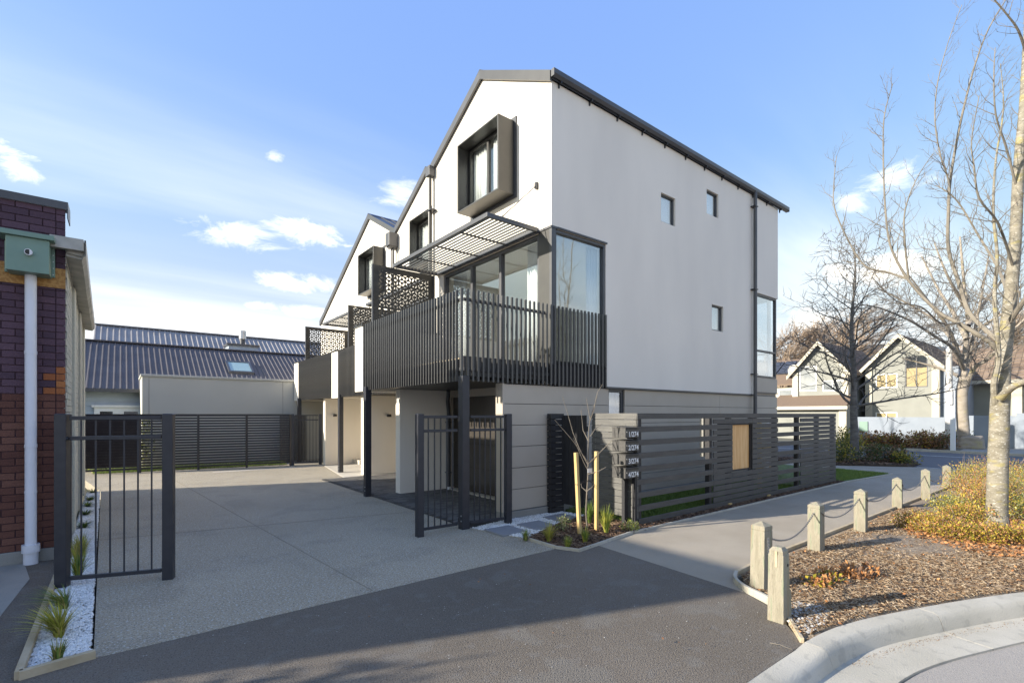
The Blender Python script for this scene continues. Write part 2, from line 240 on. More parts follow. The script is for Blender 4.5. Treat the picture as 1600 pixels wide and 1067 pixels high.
# ---------------------------------------------------------------- mesh helpers
ROOT = {}
class MB:
    def __init__(s): s.v = []; s.f = []; s.m = []; s.sm = False
    def add(s, vs, fs, mi=0):
        o = len(s.v); s.v += [tuple(v) for v in vs]; s.f += [tuple(i+o for i in f) for f in fs]; s.m += [mi]*len(fs); return s
    def box(s, x0, x1, y0, y1, z0, z1, mi=0):
        if x0 > x1: x0, x1 = x1, x0
        if y0 > y1: y0, y1 = y1, y0
        return s.add([(x0,y0,z0),(x1,y0,z0),(x1,y1,z0),(x0,y1,z0),(x0,y0,z1),(x1,y0,z1),(x1,y1,z1),(x0,y1,z1)],
              [(0,3,2,1),(4,5,6,7),(0,1,5,4),(1,2,6,5),(2,3,7,6),(3,0,4,7)], mi)
    def hexa(s, a, b, mi=0):       # two quads, 4 corners each
        return s.add(list(a)+list(b), [(0,1,2,3),(7,6,5,4),(0,4,5,1),(1,5,6,2),(2,6,7,3),(3,7,4,0)], mi)
    def slab(s, poly, z0, z1, mi=0):
        n = len(poly); area = sum(poly[i][0]*poly[(i+1)%n][1]-poly[(i+1)%n][0]*poly[i][1] for i in range(n))
        if area < 0: poly = poly[::-1]
        return s.add([(p[0],p[1],z0) for p in poly]+[(p[0],p[1],z1) for p in poly], [tuple(range(n))[::-1], tuple(range(n,2*n))]+[(i,(i+1)%n,n+(i+1)%n,n+i) for i in range(n)], mi)
    def prism(s, poly, axis, a, b, mi=0):   # poly in the plane normal to axis; X: (y,z)  Y: (x,z)
        n = len(poly)
        f = (lambda p, t: (t, p[0], p[1])) if axis == 'X' else (lambda p, t: (p[0], t, p[1]))
        return s.add([f(p,a) for p in poly]+[f(p,b) for p in poly], [tuple(range(n)), tuple(range(n,2*n))[::-1]]+[(i,n+i,n+(i+1)%n,(i+1)%n) for i in range(n)], mi)
    def bar(s, p, q, w, h=None, up=(0,0,1), mi=0):
        p = Vector(p); q = Vector(q); d = (q-p).normalized(); u = Vector(up)
        if abs(d.dot(u)) > .98: u = Vector((1,0,0))
        r = d.cross(u).normalized(); u = r.cross(d).normalized(); h = h or w
        k = [r*(w/2)*a+u*(h/2)*b for a, b in ((-1,-1),(1,-1),(1,1),(-1,1))]
        return s.hexa([p+x for x in k], [q+x for x in k], mi)
    def tube(s, pts, rad, n=8, cap=True, mi=0):
        pts = [Vector(p) for p in pts]
        if isinstance(rad, (int, float)): rad = [rad]*len(pts)
        vs = []; prev = None
        for i, p in enumerate(pts):
            d = (pts[min(i+1,len(pts)-1)]-pts[max(i-1,0)])
            d = d.normalized() if d.length > 1e-9 else Vector((0,0,1))
            if prev is None:
                u = d.cross(Vector((0,0,1)) if abs(d.z) < .9 else Vector((1,0,0))).normalized()
            else:
                u = (prev-d*prev.dot(d)); u = u.normalized() if u.length > 1e-6 else prev
            prev = u; v = d.cross(u)
            for k in range(n):
                a = 2*math.pi*k/n; vs.append(p+(u*math.cos(a)+v*math.sin(a))*rad[i])
        fs = [(i*n+k, i*n+(k+1)%n, (i+1)*n+(k+1)%n, (i+1)*n+k) for i in range(len(pts)-1) for k in range(n)]
        if cap: fs += [tuple(range(n))[::-1], tuple(range((len(pts)-1)*n, len(pts)*n))]
        s.sm = True; return s.add(vs, fs, mi)
    def cyl(s, c, r, z0, z1, n=14, mi=0): return s.tube([(c[0],c[1],z0),(c[0],c[1],z1)], r, n, True, mi)
    def leaf(s, p, d, up, l, w, mi=0):
        d = d.normalized(); r = d.cross(up); r = r.normalized() if r.length > 1e-6 else Vector((1,0,0))
        return s.add([p, p+d*l*.45+r*w/2, p+d*l, p+d*l*.45-r*w/2], [(0,1,2,3)], mi)
    def mesh(s, name, mats, off=(0,0,0)):
        me = bpy.data.meshes.new(name); ox, oy, oz = off
        me.from_pydata([(x-ox,y-oy,z-oz) for x, y, z in s.v], [], s.f)
        if not isinstance(mats, (list, tuple)): mats = [mats]
        for m in mats: me.materials.append(M[m] if isinstance(m, str) else m)
        if len(mats) > 1: me.polygons.foreach_set('material_index', s.m)
        if s.sm: me.polygons.foreach_set('use_smooth', [True]*len(me.polygons)); me.set_sharp_from_angle(angle=math.radians(40))
        me.update(); return me
    def build(s, name, mats, parent=None, bevel=0, label=None, kind=None):
        off = ROOT.get(parent.name, (0,0,0)) if parent else (0,0,0)
        o = bpy.data.objects.new(name, s.mesh(name, mats, off)); COL.objects.link(o)
        if parent: o.parent = parent; ROOT[o.name] = off
        else: ROOT[o.name] = (0,0,0)
        if bevel:
            b = o.modifiers.new('bevel', 'BEVEL'); b.width = bevel; b.segments = 2; b.limit_method = 'ANGLE'; b.harden_normals = False
        if label: o['label'] = label
        if kind: o['kind'] = kind
        return o
def thing(name, label, cat, loc, group=None):
    o = bpy.data.objects.new(name, None); COL.objects.link(o); o.location = loc; o.empty_display_size = .2
    ROOT[o.name] = tuple(loc); o['label'] = label; o['category'] = cat
    if group: o['group'] = group
    return o
def tag(o, label, cat, group=None):
    o['label'] = label; o['category'] = cat
    if group: o['group'] = group
    return o
def inst(name, me, parent, loc, rotz=0, rot=None, scale=None, label=None):      # shared mesh; loc in world metres
    o = bpy.data.objects.new(name, me); COL.objects.link(o)
    off = ROOT.get(parent.name, (0,0,0)) if parent else (0,0,0)
    if parent: o.parent = parent
    o.location = (loc[0]-off[0], loc[1]-off[1], loc[2]-off[2]); o.rotation_euler = rot or (0,0,rotz)
    if scale: o.scale = scale
    if label: o['label'] = label
    return o
def struct(o): o['kind'] = 'structure'; return o
def stuff(o, label=None, cat=None):
    o['kind'] = 'stuff'
    if label: o['label'] = label
    if cat: o['category'] = cat
    return o
def wall_cells(mb, u0, u1, prof, v0, holes, put, mi=0):
    """wall in (u,v) from v0 to prof(u), openings cut out; put(u,v)->two points through the thickness"""
    us = sorted({u0, u1, *[h[0] for h in holes], *[h[1] for h in holes], *[p for p, _ in prof]}); us = [u for u in us if u0-1e-6 <= u <= u1+1e-6]
    def top(u):
        for (a, za), (b, zb) in zip(prof, prof[1:]):
            if a-1e-6 <= u <= b+1e-6: return za+(zb-za)*(u-a)/(b-a) if b > a else za
        return prof[-1][1]
    for a, b in zip(us, us[1:]):
        if b-a < 1e-5: continue
        mid = (a+b)/2; hs = sorted([h for h in holes if h[0] < mid < h[1]], key=lambda h: h[2]); z = v0
        for h in hs+[None]:
            if h is None: ta, tb = top(a), top(b)
            else: ta = tb = h[2]
            if ta-z > 1e-4 or tb-z > 1e-4:
                q = [(a,z),(b,z),(b,tb),(a,ta)]; P = [put(*x) for x in q]
                mb.hexa([p[0] for p in P], [p[1] for p in P], mi)
            if h is not None: z = h[3]
    return mb
# ================================================================ GROUND
def sheet(name, poly, z, m, thick=.2, label=None):
    o = MB().slab([(p[0],p[1]) for p in poly], z-thick, z).build(name, m)
    return struct(o)
struct(MB().slab([(-400,-400),(900,-400),(900,900),(-400,900)], -.5, -.30).build('ground', 'earth'))
LAWN = [(6.56,5.06),(6.56,6.62),(15.4,6.62),(18.0,6.9),(18.0,4.62),(15.1,4.9)]
DRIVE = [(-.17,4.77),(4.55,4.82),(4.55,5.46),(4.28,6.5),(5.1,6.64),(7.2,6.7),(9,9),(9,20.5),(-1.2,20.5),(-.4,14.95)]
sheet('driveway', DRIVE, 0, 'aggregate')
ASPH = [(-14,8.36),(-.6,8.34),(-.56,4.69),(-.17,4.765),(4.55,4.812),(4.68,4.505),(5.12,4.565),(5.0,3.2),(4.93,2.45),(4.74,2.1),(4.19,1.62),(3.35,1.62),(-14,1.9)]
sheet('asphalt_crossing', ASPH, 0.0, 'asphalt')
sheet('neighbour_footpath', [(-14,8.3),(-.93,8.3),(-.80,7.5),(-.92,4.9),(-14,4.9)], .004, 'concrete_grey', .01)
PATH = [(5.12,4.57),(6.06,4.71),(14.3,4.74),(18.08,4.5),(18.4,6.3),(18.4,40),(19.7,40),(19.7,6.5),(21.1,4.75),(21.1,-30),(18.6,-30),(18.6,1.5),(17.0,2.84),(11.4,2.84),(6.3,2.84),(5.3,2.72),(4.93,2.45),(5.0,3.2)]
sheet('footpath', PATH, .0, 'path')
# street: foreground turning head and the road beyond
sheet('street', [(-40,1.2),(3.35,1.2),(4.3,1.05),(5.22,.93),(6.08,.6),(8.2,-.8),(12,-5),(16,-12),(16,-60),(-40,-60)], -.13, 'road', .1)
sheet('road', [(21.1,-60),(30.6,-60),(30.4,-10),(30.5,3),(31.0,9),(31,60),(24.2,60),(24.2,6.4),(23.2,4.9),(21.1,4.75)], -.03, 'road_far', .1)
sheet('far_verge', [(30.6,-60),(90,-60),(90,80),(31.15,80),(31.15,9),(30.65,3),(30.55,-10)], .03, 'earth', .2)
for (a, b) in (((30.6,-30),(30.5,3)), ((30.5,3),(31.0,9)), ((31.0,9),(31.0,40))):
    struct(MB().bar((a[0]+.07,a[1],.02), (b[0]+.07,b[1],.02), .15, .14).build('far_kerb', 'concrete'))
struct(MB().slab([(30.75,5.2),(35.6,5.6),(35.6,1.0),(30.75,.5)], .03, .036).build('driveway_crossing', 'concrete_grey'))
for y0, y1 in ((-20,60),): struct(MB().bar((27.9,y0,-.026), (27.9,y1,-.026), .12, .004).build('road_line', 'white_line'))
struct(MB().bar((21.6,-20,-.026), (21.6,4.7,-.026), .1, .004).build('road_line', 'white_line'))
# verge under the lawn, between fence and path's far part
sheet('lawn', [(6.52,4.98),(6.52,6.66),(15.42,6.66),(15.42,8.5),(18.4,8.5),(18.4,6.3),(18.08,4.52),(15.1,4.8)], .02, 'lawn', .22)
sheet('side_garden', [(6.04,4.715),(14.3,4.745),(15.1,4.76),(15.1,5.0),(6.5,5.0),(6.5,4.93)], .004, 'dirt')
# kerb of the bed, a rounded concrete section with a cut joint every few metres
KB = [(-6,1.66),(2.0,1.62),(3.35,1.62),(4.19,1.61),(4.6,1.575),(4.96,1.50),(5.3,1.40),(5.65,1.28),(6.1,1.12),(6.6,.92),(7.18,.66),(8.2,.05),(9.4,-.9),(11,-2.6)]
def kerb_run(name, pts, m='concrete', dz=0.):
    mb = MB(); rings = []
    for i, p in enumerate(pts):
        a = Vector((*pts[max(i-1,0)],0)); b = Vector((*pts[min(i+1,len(pts)-1)],0)); d = (b-a).normalized(); n = Vector((d.y,-d.x,0))
        t = 1.0 if p[0] > 4.15 else (.15 if p[0] < 3.4 else .15+.85*(p[0]-3.4)/.75)
        top = -.1+.115*t if t < 1 else .015
        prof = [(0,-.3),(0,top),(.12,top+.002),(.155,top-.012),(.18,top-.035-.02*t),(.205,-.118),(.25,-.124),(.55,-.112),(.55,-.3)]
        if t < 1: prof = [(0,-.3),(0,-.002),(.12,-.002-.02*(1-t)),(.155,-.012-.04*(1-t)),(.18,-.05-.03*(1-t)),(.205,-.118),(.25,-.124),(.55,-.112),(.55,-.3)]
        rings.append([(p[0]+n.x*u, p[1]+n.y*u, z+dz) for u, z in prof])
    k = len(rings[0])
    vs = [v for r in rings for v in r]; fs = [(i*k+j, (i+1)*k+j, (i+1)*k+(j+1)%k, i*k+(j+1)%k) for i in range(len(rings)-1) for j in range(k)]
    fs += [tuple(range(k)), tuple(range(len(vs)-k, len(vs)))[::-1]]; mb.sm = True
    return struct(mb.add(vs, fs).build(name, m))
def lerp2(a, b, t): return (a[0]+(b[0]-a[0])*t, a[1]+(b[1]-a[1])*t)
def smooth2(P, n=4):
    out = []
    for i in range(len(P)-1):
        p0, p1, p2, p3 = P[max(i-1,0)], P[i], P[i+1], P[min(i+2,len(P)-1)]
        for k in range(n):
            t = k/n; out.append(tuple(.5*((2*p1[j])+(-p0[j]+p2[j])*t+(2*p0[j]-5*p1[j]+4*p2[j]-p3[j])*t*t+(-p0[j]+3*p1[j]-3*p2[j]+p3[j])*t*t*t) for j in (0,1)))
    return out+[P[-1]]
KS = smooth2(KB)
def cut(a, b):      # one length of kerb between two stations, a saw joint left between neighbours
    pa, pb = lerp2(KS[a],KS[a+1],.006/max(.01,math.dist(KS[a],KS[a+1]))), KS[b]
    return [pa]+KS[a+1:b+1]
for a, b in ((0,12),(12,29),(29,41),(41,len(KS)-1)):
    kerb_run('kerb', cut(a, b))
for a in (12,29,41): kerb_run('kerb_joint', [KS[a], lerp2(KS[a],KS[a+1],.006/max(.01,math.dist(KS[a],KS[a+1])))], 'rubber', -.003)
# mulch bed with a gently uneven top
def uneven(name, poly, z, m, step, amp, label=None, seed=1):
    bm = bmesh.new(); xs = [p[0] for p in poly]; ys = [p[1] for p in poly]
    f = bm.faces.new([bm.verts.new((p[0],p[1],0)) for p in poly]); 
    for ax, (a, b) in ((0,(min(xs),max(xs))),(1,(min(ys),max(ys)))):
        t = a+step
        while t < b:
            co = (t,0,0) if ax == 0 else (0,t,0); no = (1,0,0) if ax == 0 else (0,1,0)
            bmesh.ops.bisect_plane(bm, geom=bm.verts[:]+bm.edges[:]+bm.faces[:], plane_co=co, plane_no=no); t += step
    rnd = random.Random(seed)
    for v in bm.verts:
        edge = any(e.is_boundary for e in v.link_edges)
        v.co.z = z+(0 if edge else rnd.uniform(0,amp)+amp*.8*math.sin(v.co.x*1.3)*math.sin(v.co.y*1.9+1))
    r = bmesh.ops.extrude_face_region(bm, geom=[e for e in bm.edges if e.is_boundary])
    me = bpy.data.meshes.new(name)
    for v in [g for g in r['geom'] if isinstance(g, bmesh.types.BMVert)]: v.co.z = -.3
    bmesh.ops.recalc_face_normals(bm, faces=bm.faces); bm.to_mesh(me); bm.free(); me.materials.append(M[m])
    for pl in me.polygons: pl.use_smooth = True
    o = bpy.data.objects.new(name, me); COL.objects.link(o); return struct(o)
MULCH = [(4.99,2.42),(4.80,2.07),(4.21,1.64),(4.6,1.59),(4.96,1.515),(5.3,1.415),(5.65,1.295),(6.1,1.135),(6.6,.935),(7.18,.675),(8.2,.065),(9.4,-.885),(11,-2.6),(12,-5),(16,-12),(18.5,-12),(18.5,1.5),(17.0,2.79),(6.3,2.79),(5.35,2.68)]
uneven('mulch_bed', MULCH, .012, 'mulchground', .3, .02)
BED = [(4.57,5.44),(4.57,4.83),(4.70,4.54),(5.12,4.60),(6.05,4.74),(6.5,4.95),(6.5,6.0),(5.6,5.83)]
uneven('garden_bed', BED, .012, 'dirt', .2, .02, seed=3)
GRV = [(4.30,6.5),(4.56,5.47),(5.6,5.86),(6.45,6.02),(6.34,6.62),(5.12,6.63)]
sheet('gravel_path', GRV, .005, 'concrete', .05)
STRIP = [(-.53,4.74),(-.19,4.80),(-.42,14.93),(-.66,14.95),(-.58,8.4),(-.57,7.4)]
sheet('gravel_strip', STRIP, .005, 'concrete', .2)
sheet('flower_bed', [(19.75,6.55),(21.1,4.85),(23.1,5.0),(24.0,6.4),(24.0,16),(19.75,16)], .06, 'dirt', .3)
sheet('rear_lawn', [(-1.2,18.6),(5,18.6),(9,18.0),(9,30),(-8,30),(-8,19.3)], -.02, 'lawn', .1)
# joints sawn in the driveway: thin dark strips of sealant
for a, b in (((2.0,4.83),(.9,19.0)), ((-.3,9.2),(4.2,8.3))):
    struct(MB().bar((*a,.001), (*b,.001), .007, .005).build('driveway_joint', 'joint'))
# edging boards
def edging(name, pts, label, w=.03, h=.1, z=.04, m='timber_edge'):
    mb = MB()
    for a, b in zip(pts, pts[1:]):
        mb.bar((*a, z-h/2+.01), (*b, z-h/2+.01), w, h)
    return tag(mb.build(name, m, bevel=.003), label, 'edging')
edging('timber_edging', [(-.57,7.3),(-.555,4.70),(-.16,4.775)], 'weathered timber edging around the white gravel strip by the brick wall', .045, .1, .05)
edging('concrete_edging', [(4.555,5.46),(4.555,4.82),(4.69,4.52),(5.12,4.58),(6.06,4.725)], 'thin pale edging round the small planted bed in front of the letterboxes', .025, .09, .03, 'concrete')
edging('concrete_edging', [(6.07,4.73),(14.3,4.75),(15.1,4.75),(18.08,4.52)], 'long thin pale edging strip between slatted fence and footpath', .03, .09, .02, 'concrete')
edging('timber_edging', [(5.37,2.76),(6.3,2.83),(11.4,2.83),(17.0,2.82)], 'timber edging between the footpath and the mulch bed behind the bollards', .04, .1, .045, 'timber_edge')
edging('timber_edging', smooth2([(5.37,2.76),(5.15,2.66),(4.98,2.47),(4.87,2.22),(4.72,2.0)]), 'curved grey edging at the rounded tip of the mulch bed', .035, .1, .05, 'concrete')
edging('timber_edging', [(4.72,2.0),(4.45,1.80),(4.2,1.63)], 'straight edging between asphalt crossing and stony tip of mulch bed', .03, .1, .03, 'timber_edge')
# scatter helpers
def inside(p, poly):
    x, y = p; c = False; n = len(poly)
    for i in range(n):
        x1, y1 = poly[i]; x2, y2 = poly[(i+1)%n]
        if (y1 > y) != (y2 > y) and x < (x2-x1)*(y-y1)/(y2-y1)+x1: c = not c
    return c
def scatter(poly, n, rnd, near=None):
    xs = [p[0] for p in poly]; ys = [p[1] for p in poly]; out = []
    while len(out) < n:
        p = (rnd.uniform(min(xs),max(xs)), rnd.uniform(min(ys),max(ys)))
        if inside(p, poly): out.append(p)
    return out
def chips(name, poly, n, z, m, l=(.015,.05), wd=(.004,.012), seed=2, label=None, cat='mulch'):
    rnd = random.Random(seed); mb = MB()
    for x, y in scatter(poly, n, rnd):
        L = rnd.uniform(*l); W = rnd.uniform(*wd); a = rnd.uniform(0,6.28); ti = rnd.gauss(0,.25); d = Vector((math.cos(a),math.sin(a),ti)); r = Vector((-math.sin(a),math.cos(a),rnd.gauss(0,.3)))
        c = Vector((x,y,z+rnd.uniform(.002,.02))); p = c-d*L; q = c+d*L
        mb.add([p+r*W, p-r*W, q-r*W*.7, q+r*W*.7, c+Vector((0,0,W*.9))], [(0,1,4),(1,2,4),(2,3,4),(3,0,4),(3,2,1,0)])
    return stuff(mb.build(name, m), label, cat)
def stones(name, poly, n, z, m, r=(.007,.016), seed=4, label=None, avoid=None, cat='gravel'):
    rnd = random.Random(seed); mb = MB()
    for x, y in scatter(poly, n, rnd):
        if avoid and any(inside((x,y), a) for a in avoid): continue
        R = rnd.uniform(*r); a = rnd.uniform(0,6.28); k = rnd.uniform(.6,1); h = R*rnd.uniform(.5,.9); zz = z+rnd.uniform(0,.008)
        vs = [(x+R*math.cos(a+t)*(1 if t_%2 else k), y+R*math.sin(a+t)*(k if t_%2 else 1), zz+h*.35*rnd.random()) for t_, t in enumerate((0,1.25,2.5,3.8,5.0))]
        mb.add(vs+[(x+R*.2*rnd.random(), y, zz+h), (x,y,zz-h)], [(i,(i+1)%5,5) for i in range(5)]+[((i+1)%5,i,6) for i in range(5)])
    return stuff(mb.build(name, m), label, cat)
NEARM = [(5.35,2.70),(4.99,2.40),(4.80,2.08),(4.24,1.66),(4.96,1.53),(5.65,1.31),(6.6,.95),(7.4,.58),(8.6,-.1),(11,1.6),(12,2.75)]
chips('bark_mulch', NEARM, 46000, .018, 'chip', (.006,.030), (.002,.007), label='light weathered bark mulch spread over the bed behind the bollards')
stones('loose_stones', [(4.80,2.10),(4.24,1.66),(4.62,1.62),(5.1,1.75),(5.0,2.0)], 420, .02, 'rubble', (.008,.022), label='loose grey stones at the tip of the mulch bed', seed=9)
chips('dark_bark_mulch', BED, 4200, .02, 'chipdark', seed=5, label='dark bark mulch in the little bed round the staked sapling')
chips('fence_bark_mulch', [(6.1,4.74),(15.05,4.78),(15.05,4.96),(6.5,4.96)], 5000, .008, 'chipdark', seed=6, label='dark bark mulch along the foot of the long slatted fence')
chips('far_bark_mulch', [(19.8,6.6),(21.15,4.9),(23.0,5.1),(23.5,8),(19.8,9)], 2500, .062, 'chipdark', (.03,.08),(.01,.03), seed=7, label='dark mulch under the shrubs at the foot of the street corner tree')
FLAG = [[(763,831),(790,839),(817,830),(790,822)], [(808,825),(840,829.5),(871,819.5),(838,814.5)], [(851,812),(883,816.5),(905,808),(873,804.5)]]
fl = [[tuple(G(*p)[:2]) for p in q] for q in FLAG]
# square them up on the house grid
flr = []
for q in fl:
    cx = sum(p[0] for p in q)/4; cy = sum(p[1] for p in q)/4; flr.append((cx,cy))
FR = []
for i, (cx, cy) in enumerate(flr):
    h = .235; FR.append([(cx-h,cy-h),(cx+h,cy-h),(cx+h,cy+h),(cx-h,cy+h)])
gp = bpy.data.objects['gravel_path']
for i, q in enumerate(FR): MB().slab(q, 0, .028).build('flagstone', 'flag', gp, bevel=.004)
stones('white_pebbles', GRV, 4200, .006, 'gravel', (.009,.018), seed=8, label='white pebbles between the grey stepping stones', avoid=[[(a*1.0,b) for a,b in q] for q in FR])
nearstrip = [(-.53,4.76),(-.19,4.82),(-.30,9.5),(-.57,9.5)]
stones('white_chippings', nearstrip, 9000, .008, 'gravel', (.008,.018), seed=10, label='white stone chippings at the near end of the strip along the brick building')
stones('white_chippings', [(-.57,9.5),(-.30,9.5),(-.42,14.9),(-.64,14.9)], 4000, .008, 'gravel', (.012,.024), seed=12, label='white stone chippings at the far end of the strip along the cream wall')
# small bits of grit and leaf litter on the asphalt
rnd = random.Random(77); mb = MB()
for x, y in scatter([(.0,4.7),(4.9,4.4),(4.8,2.3),(4.0,1.8),(2.2,2.4)], 150, rnd)+scatter([(0,5),(4.4,5),(4.2,12),(0,12)], 110, rnd)+scatter([(5.2,4.5),(5.1,2.8),(12,2.9),(13,4.6)], 60, rnd):
    R = rnd.uniform(.003,.008); a = rnd.uniform(0,6)
    mb.add([(x+R*math.cos(a+t), y+R*math.sin(a+t)*.7, .003) for t in (0,1.6,3.1,4.6)]+[(x,y,.003+R*.6)], [(0,1,4),(1,2,4),(2,3,4),(3,0,4)])
stuff(mb.build('grit', 'rubble'), 'scattered pale grit on the dark asphalt', 'grit')
tg = MB(); a = G(1203,1004,.01); b = G(1238,1014,.012); tg.tube([a, a.lerp(b,.5)+Vector((0,.01,.008)), b], [.004,.003,.002], 5); tg.tube([a.lerp(b,.3), G(1212,1003,.012)], [.003,.002], 4)
tag(tg.build('fallen_twig', 'twig'), 'small pale twig lying on asphalt near the kerb', 'twig')
# silt, grit and a few leaves washed along the kerb channel
mb = MB()
for i in range(900):
    s_ = rnd.uniform(14, 50); j = int(s_); f = s_-j; p = lerp2(KS[j], KS[j+1], f); q = KS[j+1]; d = (Vector((*q,0))-Vector((*KS[j],0))).normalized(); n_ = Vector((d.y,-d.x,0)); u = .235+abs(rnd.gauss(0,.06)); R = rnd.uniform(.002,.006); a = rnd.uniform(0,6)
    x, y = p[0]+n_.x*u, p[1]+n_.y*u; z = -.122
    mb.add([(x+R*math.cos(a+t), y+R*math.sin(a+t)*.7, z) for t in (0,1.6,3.1,4.6)]+[(x,y,z+R*.7)], [(0,1,4),(1,2,4),(2,3,4),(3,0,4)])
stuff(mb.build('channel_grit', 'chip'), 'grit and bark crumbs washed along the foot of the kerb', 'grit')
# block paving in front of unit one's garage
PAVX0, PAVX1, PAVY0, PAVY1 = 4.30, 6.16, 6.72, 13.85
pv = MB().box(.0,.194,.0,.094,-.03,.0).mesh('paver', 'paver')
base = sheet('block_paving', [(4.28,6.53),(5.08,6.66),(6.35,6.75),(6.9,10.2),(6.9,13.9),(4.28,13.9)], .003, 'rubber', .01)
cells = []
row = 0; y = 6.6
while y < 13.8:
    x = 4.30-(.1 if row % 2 else 0)
    while x < 6.7:
        xa = max(x,4.30)
        lim = 6.15 if y < 10.2 else 6.7
        if x >= 4.30 and x+.2 < lim and (y > 6.70): cells.append((x,y))
        x += .2
    y += .1; row += 1
cells.sort(key=lambda p: p[0]**2+p[1]**2)
prnd = random.Random(5)
for x, y in cells[:290]: inst('paver', pv, base, (x+.003,y+.003,.013+prnd.uniform(-.0015,.0015)))
mb = MB()
for x, y in cells[290:]: mb.box(x+.003,x+.197,y+.003,y+.097,-.01,.013+prnd.uniform(-.0015,.0015))
mb.build('distant_paver_field', 'paver', base, kind='stuff')
sheet('entry_slab', [(4.92,13.93),(8.6,13.93),(8.6,17.75),(5.5,17.5)], .012, 'concrete_pale', .05)
sheet('rear_threshold', [(2.2,17.6),(5.5,17.55),(5.5,17.75),(2.2,17.85)], .006, 'concrete_pale', .02)
# ================================================================ THE TOWNHOUSES
SY = 6.65                                     # side wall plane
XE = 15.40                                    # rear end
SL = .545
H = thing('townhouse_block', 'white rendered three-gabled townhouse block with slatted black balconies', 'townhouse', (10.5, 12, 0))
UN = [dict(xf=6.18, xb=4.23, y0=6.65, yr=8.87, y1=11.10, dy=0, ys=6.70, ye=10.66, bl=(10.70,11.16)),
      dict(xf=7.27, xb=5.28, y0=11.10, yr=13.35, y1=15.55, dy=4.5, ys=11.2, ye=15.38, bl=(15.40,15.98)),
      dict(xf=7.27, xb=5.28, y0=15.55, yr=17.80, y1=23.6, dy=8.85, ys=16.0, ye=19.76, bl=(19.80,20.36))]
def room(mb, x0, x1, y0, y1, z0, z1, skip=(), t=.04, fl=None):
    if 'x0' not in skip: mb.box(x0-t,x0,y0,y1,z0,z1)
    if 'x1' not in skip: mb.box(x1,x1+t,y0,y1,z0,z1)
    if 'y0' not in skip: mb.box(x0,x1,y0-t,y0,z0,z1)
    if 'y1' not in skip: mb.box(x0,x1,y1,y1+t,z0,z1)
    mb.box(x0,x1,y0,y1,z1,z1+t)
    mb.box(x0,x1,y0,y1,z0-t,z0)
def curtain(parent, axis, a, b, plane, z0, z1, n=9, amp=.035, name='curtain'):
    mb = MB(); k = n*6; vs = []
    for i in range(k+1):
        u = a+(b-a)*i/k; o = amp*math.sin(i/k*n*2*math.pi)+amp*.3*math.sin(i*1.7)
        for z in (z0, z1): vs.append((plane+o, u, z) if axis == 'X' else (u, plane+o, z))
    mb.add(vs, [(2*i,2*i+2,2*i+3,2*i+1) for i in range(k)]); mb.sm = True
    o = mb.build(name, 'curtain', parent); s = o.modifiers.new('solid','SOLIDIFY'); s.thickness = .004; return o
def window(parent, axis, a, b, z0, z1, plane, mull=(), trans=(), fw=.045, dep=.08, glass='glass', m='trim', name='window', inward=1):
    """frame with its pane as a sub-part. axis X: lies on plane X=plane spanning Y a..b; axis Y: on Y=plane spanning X"""
    mb = MB(); p0, p1 = plane, plane+dep*inward
    def bx(u0,u1,v0,v1,q0=p0,q1=p1,t=mb):
        if axis == 'X': t.box(q0,q1,u0,u1,v0,v1)
        else: t.box(u0,u1,q0,q1,v0,v1)
    bx(a,a+fw,z0,z1); bx(b-fw,b,z0,z1); bx(a+fw,b-fw,z0,z0+fw); bx(a+fw,b-fw,z1-fw,z1)
    for u in mull: bx(u-fw*.55,u+fw*.55,z0+fw,z1-fw)
    for v in trans: 
        us = [a+fw]+[x for u in sorted(mull) for x in (u-fw*.55,u+fw*.55)]+[b-fw]
        for u0, u1 in zip(us[::2], us[1::2]): bx(u0,u1,v-fw*.5,v+fw*.5)
    fr = mb.build(name, m, parent, bevel=.003)
    us = [a+fw]+[x for u in sorted(mull) for x in (u-fw*.55,u+fw*.55)]+[b-fw]
    for u0, u1 in zip(us[::2], us[1::2]):
        vs_ = [z0+fw]+[x for v in sorted(trans) for x in (v-fw*.5,v+fw*.5)]+[z1-fw]
        for v0, v1 in zip(vs_[::2], vs_[1::2]):
            g = MB(); q = plane+dep*.55*inward; bx(u0-.004,u1+.004,v0-.004,v1+.004,q-.003,q+.003,g); g.build('pane', glass, fr)
    return fr
# --- side wall (render), thickness inwards
side_holes = [(6.18,7.67,2.72,5.23),(9.54,10.10,6.16,6.81),(11.45,12.01,6.82,7.43),(11.69,12.25,3.93,4.58),(13.95,XE,2.36,5.24)]
mb = MB(); wall_cells(mb, 6.18, XE, [(6.18,7.92),(XE,7.92)], 2.36, side_holes, lambda u,v: ((u,SY,v),(u,SY+.2,v)))
mb.build('side_wall', 'render', H)
MB().box(7.68,13.94,SY-.03,SY+.06,2.325,2.357).build('wall_flashing', 'trim', H)
MB().box(13.96,XE+.02,SY+.004,SY+.06,2.40,2.43).build('wall_flashing', 'trim', H)
# rear and far walls so the block is whole
mb = MB(); wall_cells(mb, SY+.2, 23.4, [(SY,7.92),(8.87,9.13),(11.1,7.92),(13.35,9.13),(15.55,7.92),(17.8,9.13),(23.6,6.0)], 0, [(SY+.21,8.2,2.87,5.24)], lambda u,v: ((XE-.2,u,v),(XE,u,v)))
mb.build('rear_wall', 'render', H)
MB().box(7.5,XE-.2,23.4,23.6,0,6.0).build('end_wall', 'render', H)
MB().box(7.3,XE-.2,15.5,15.6,0,7.8).build('party_wall', 'render', H)
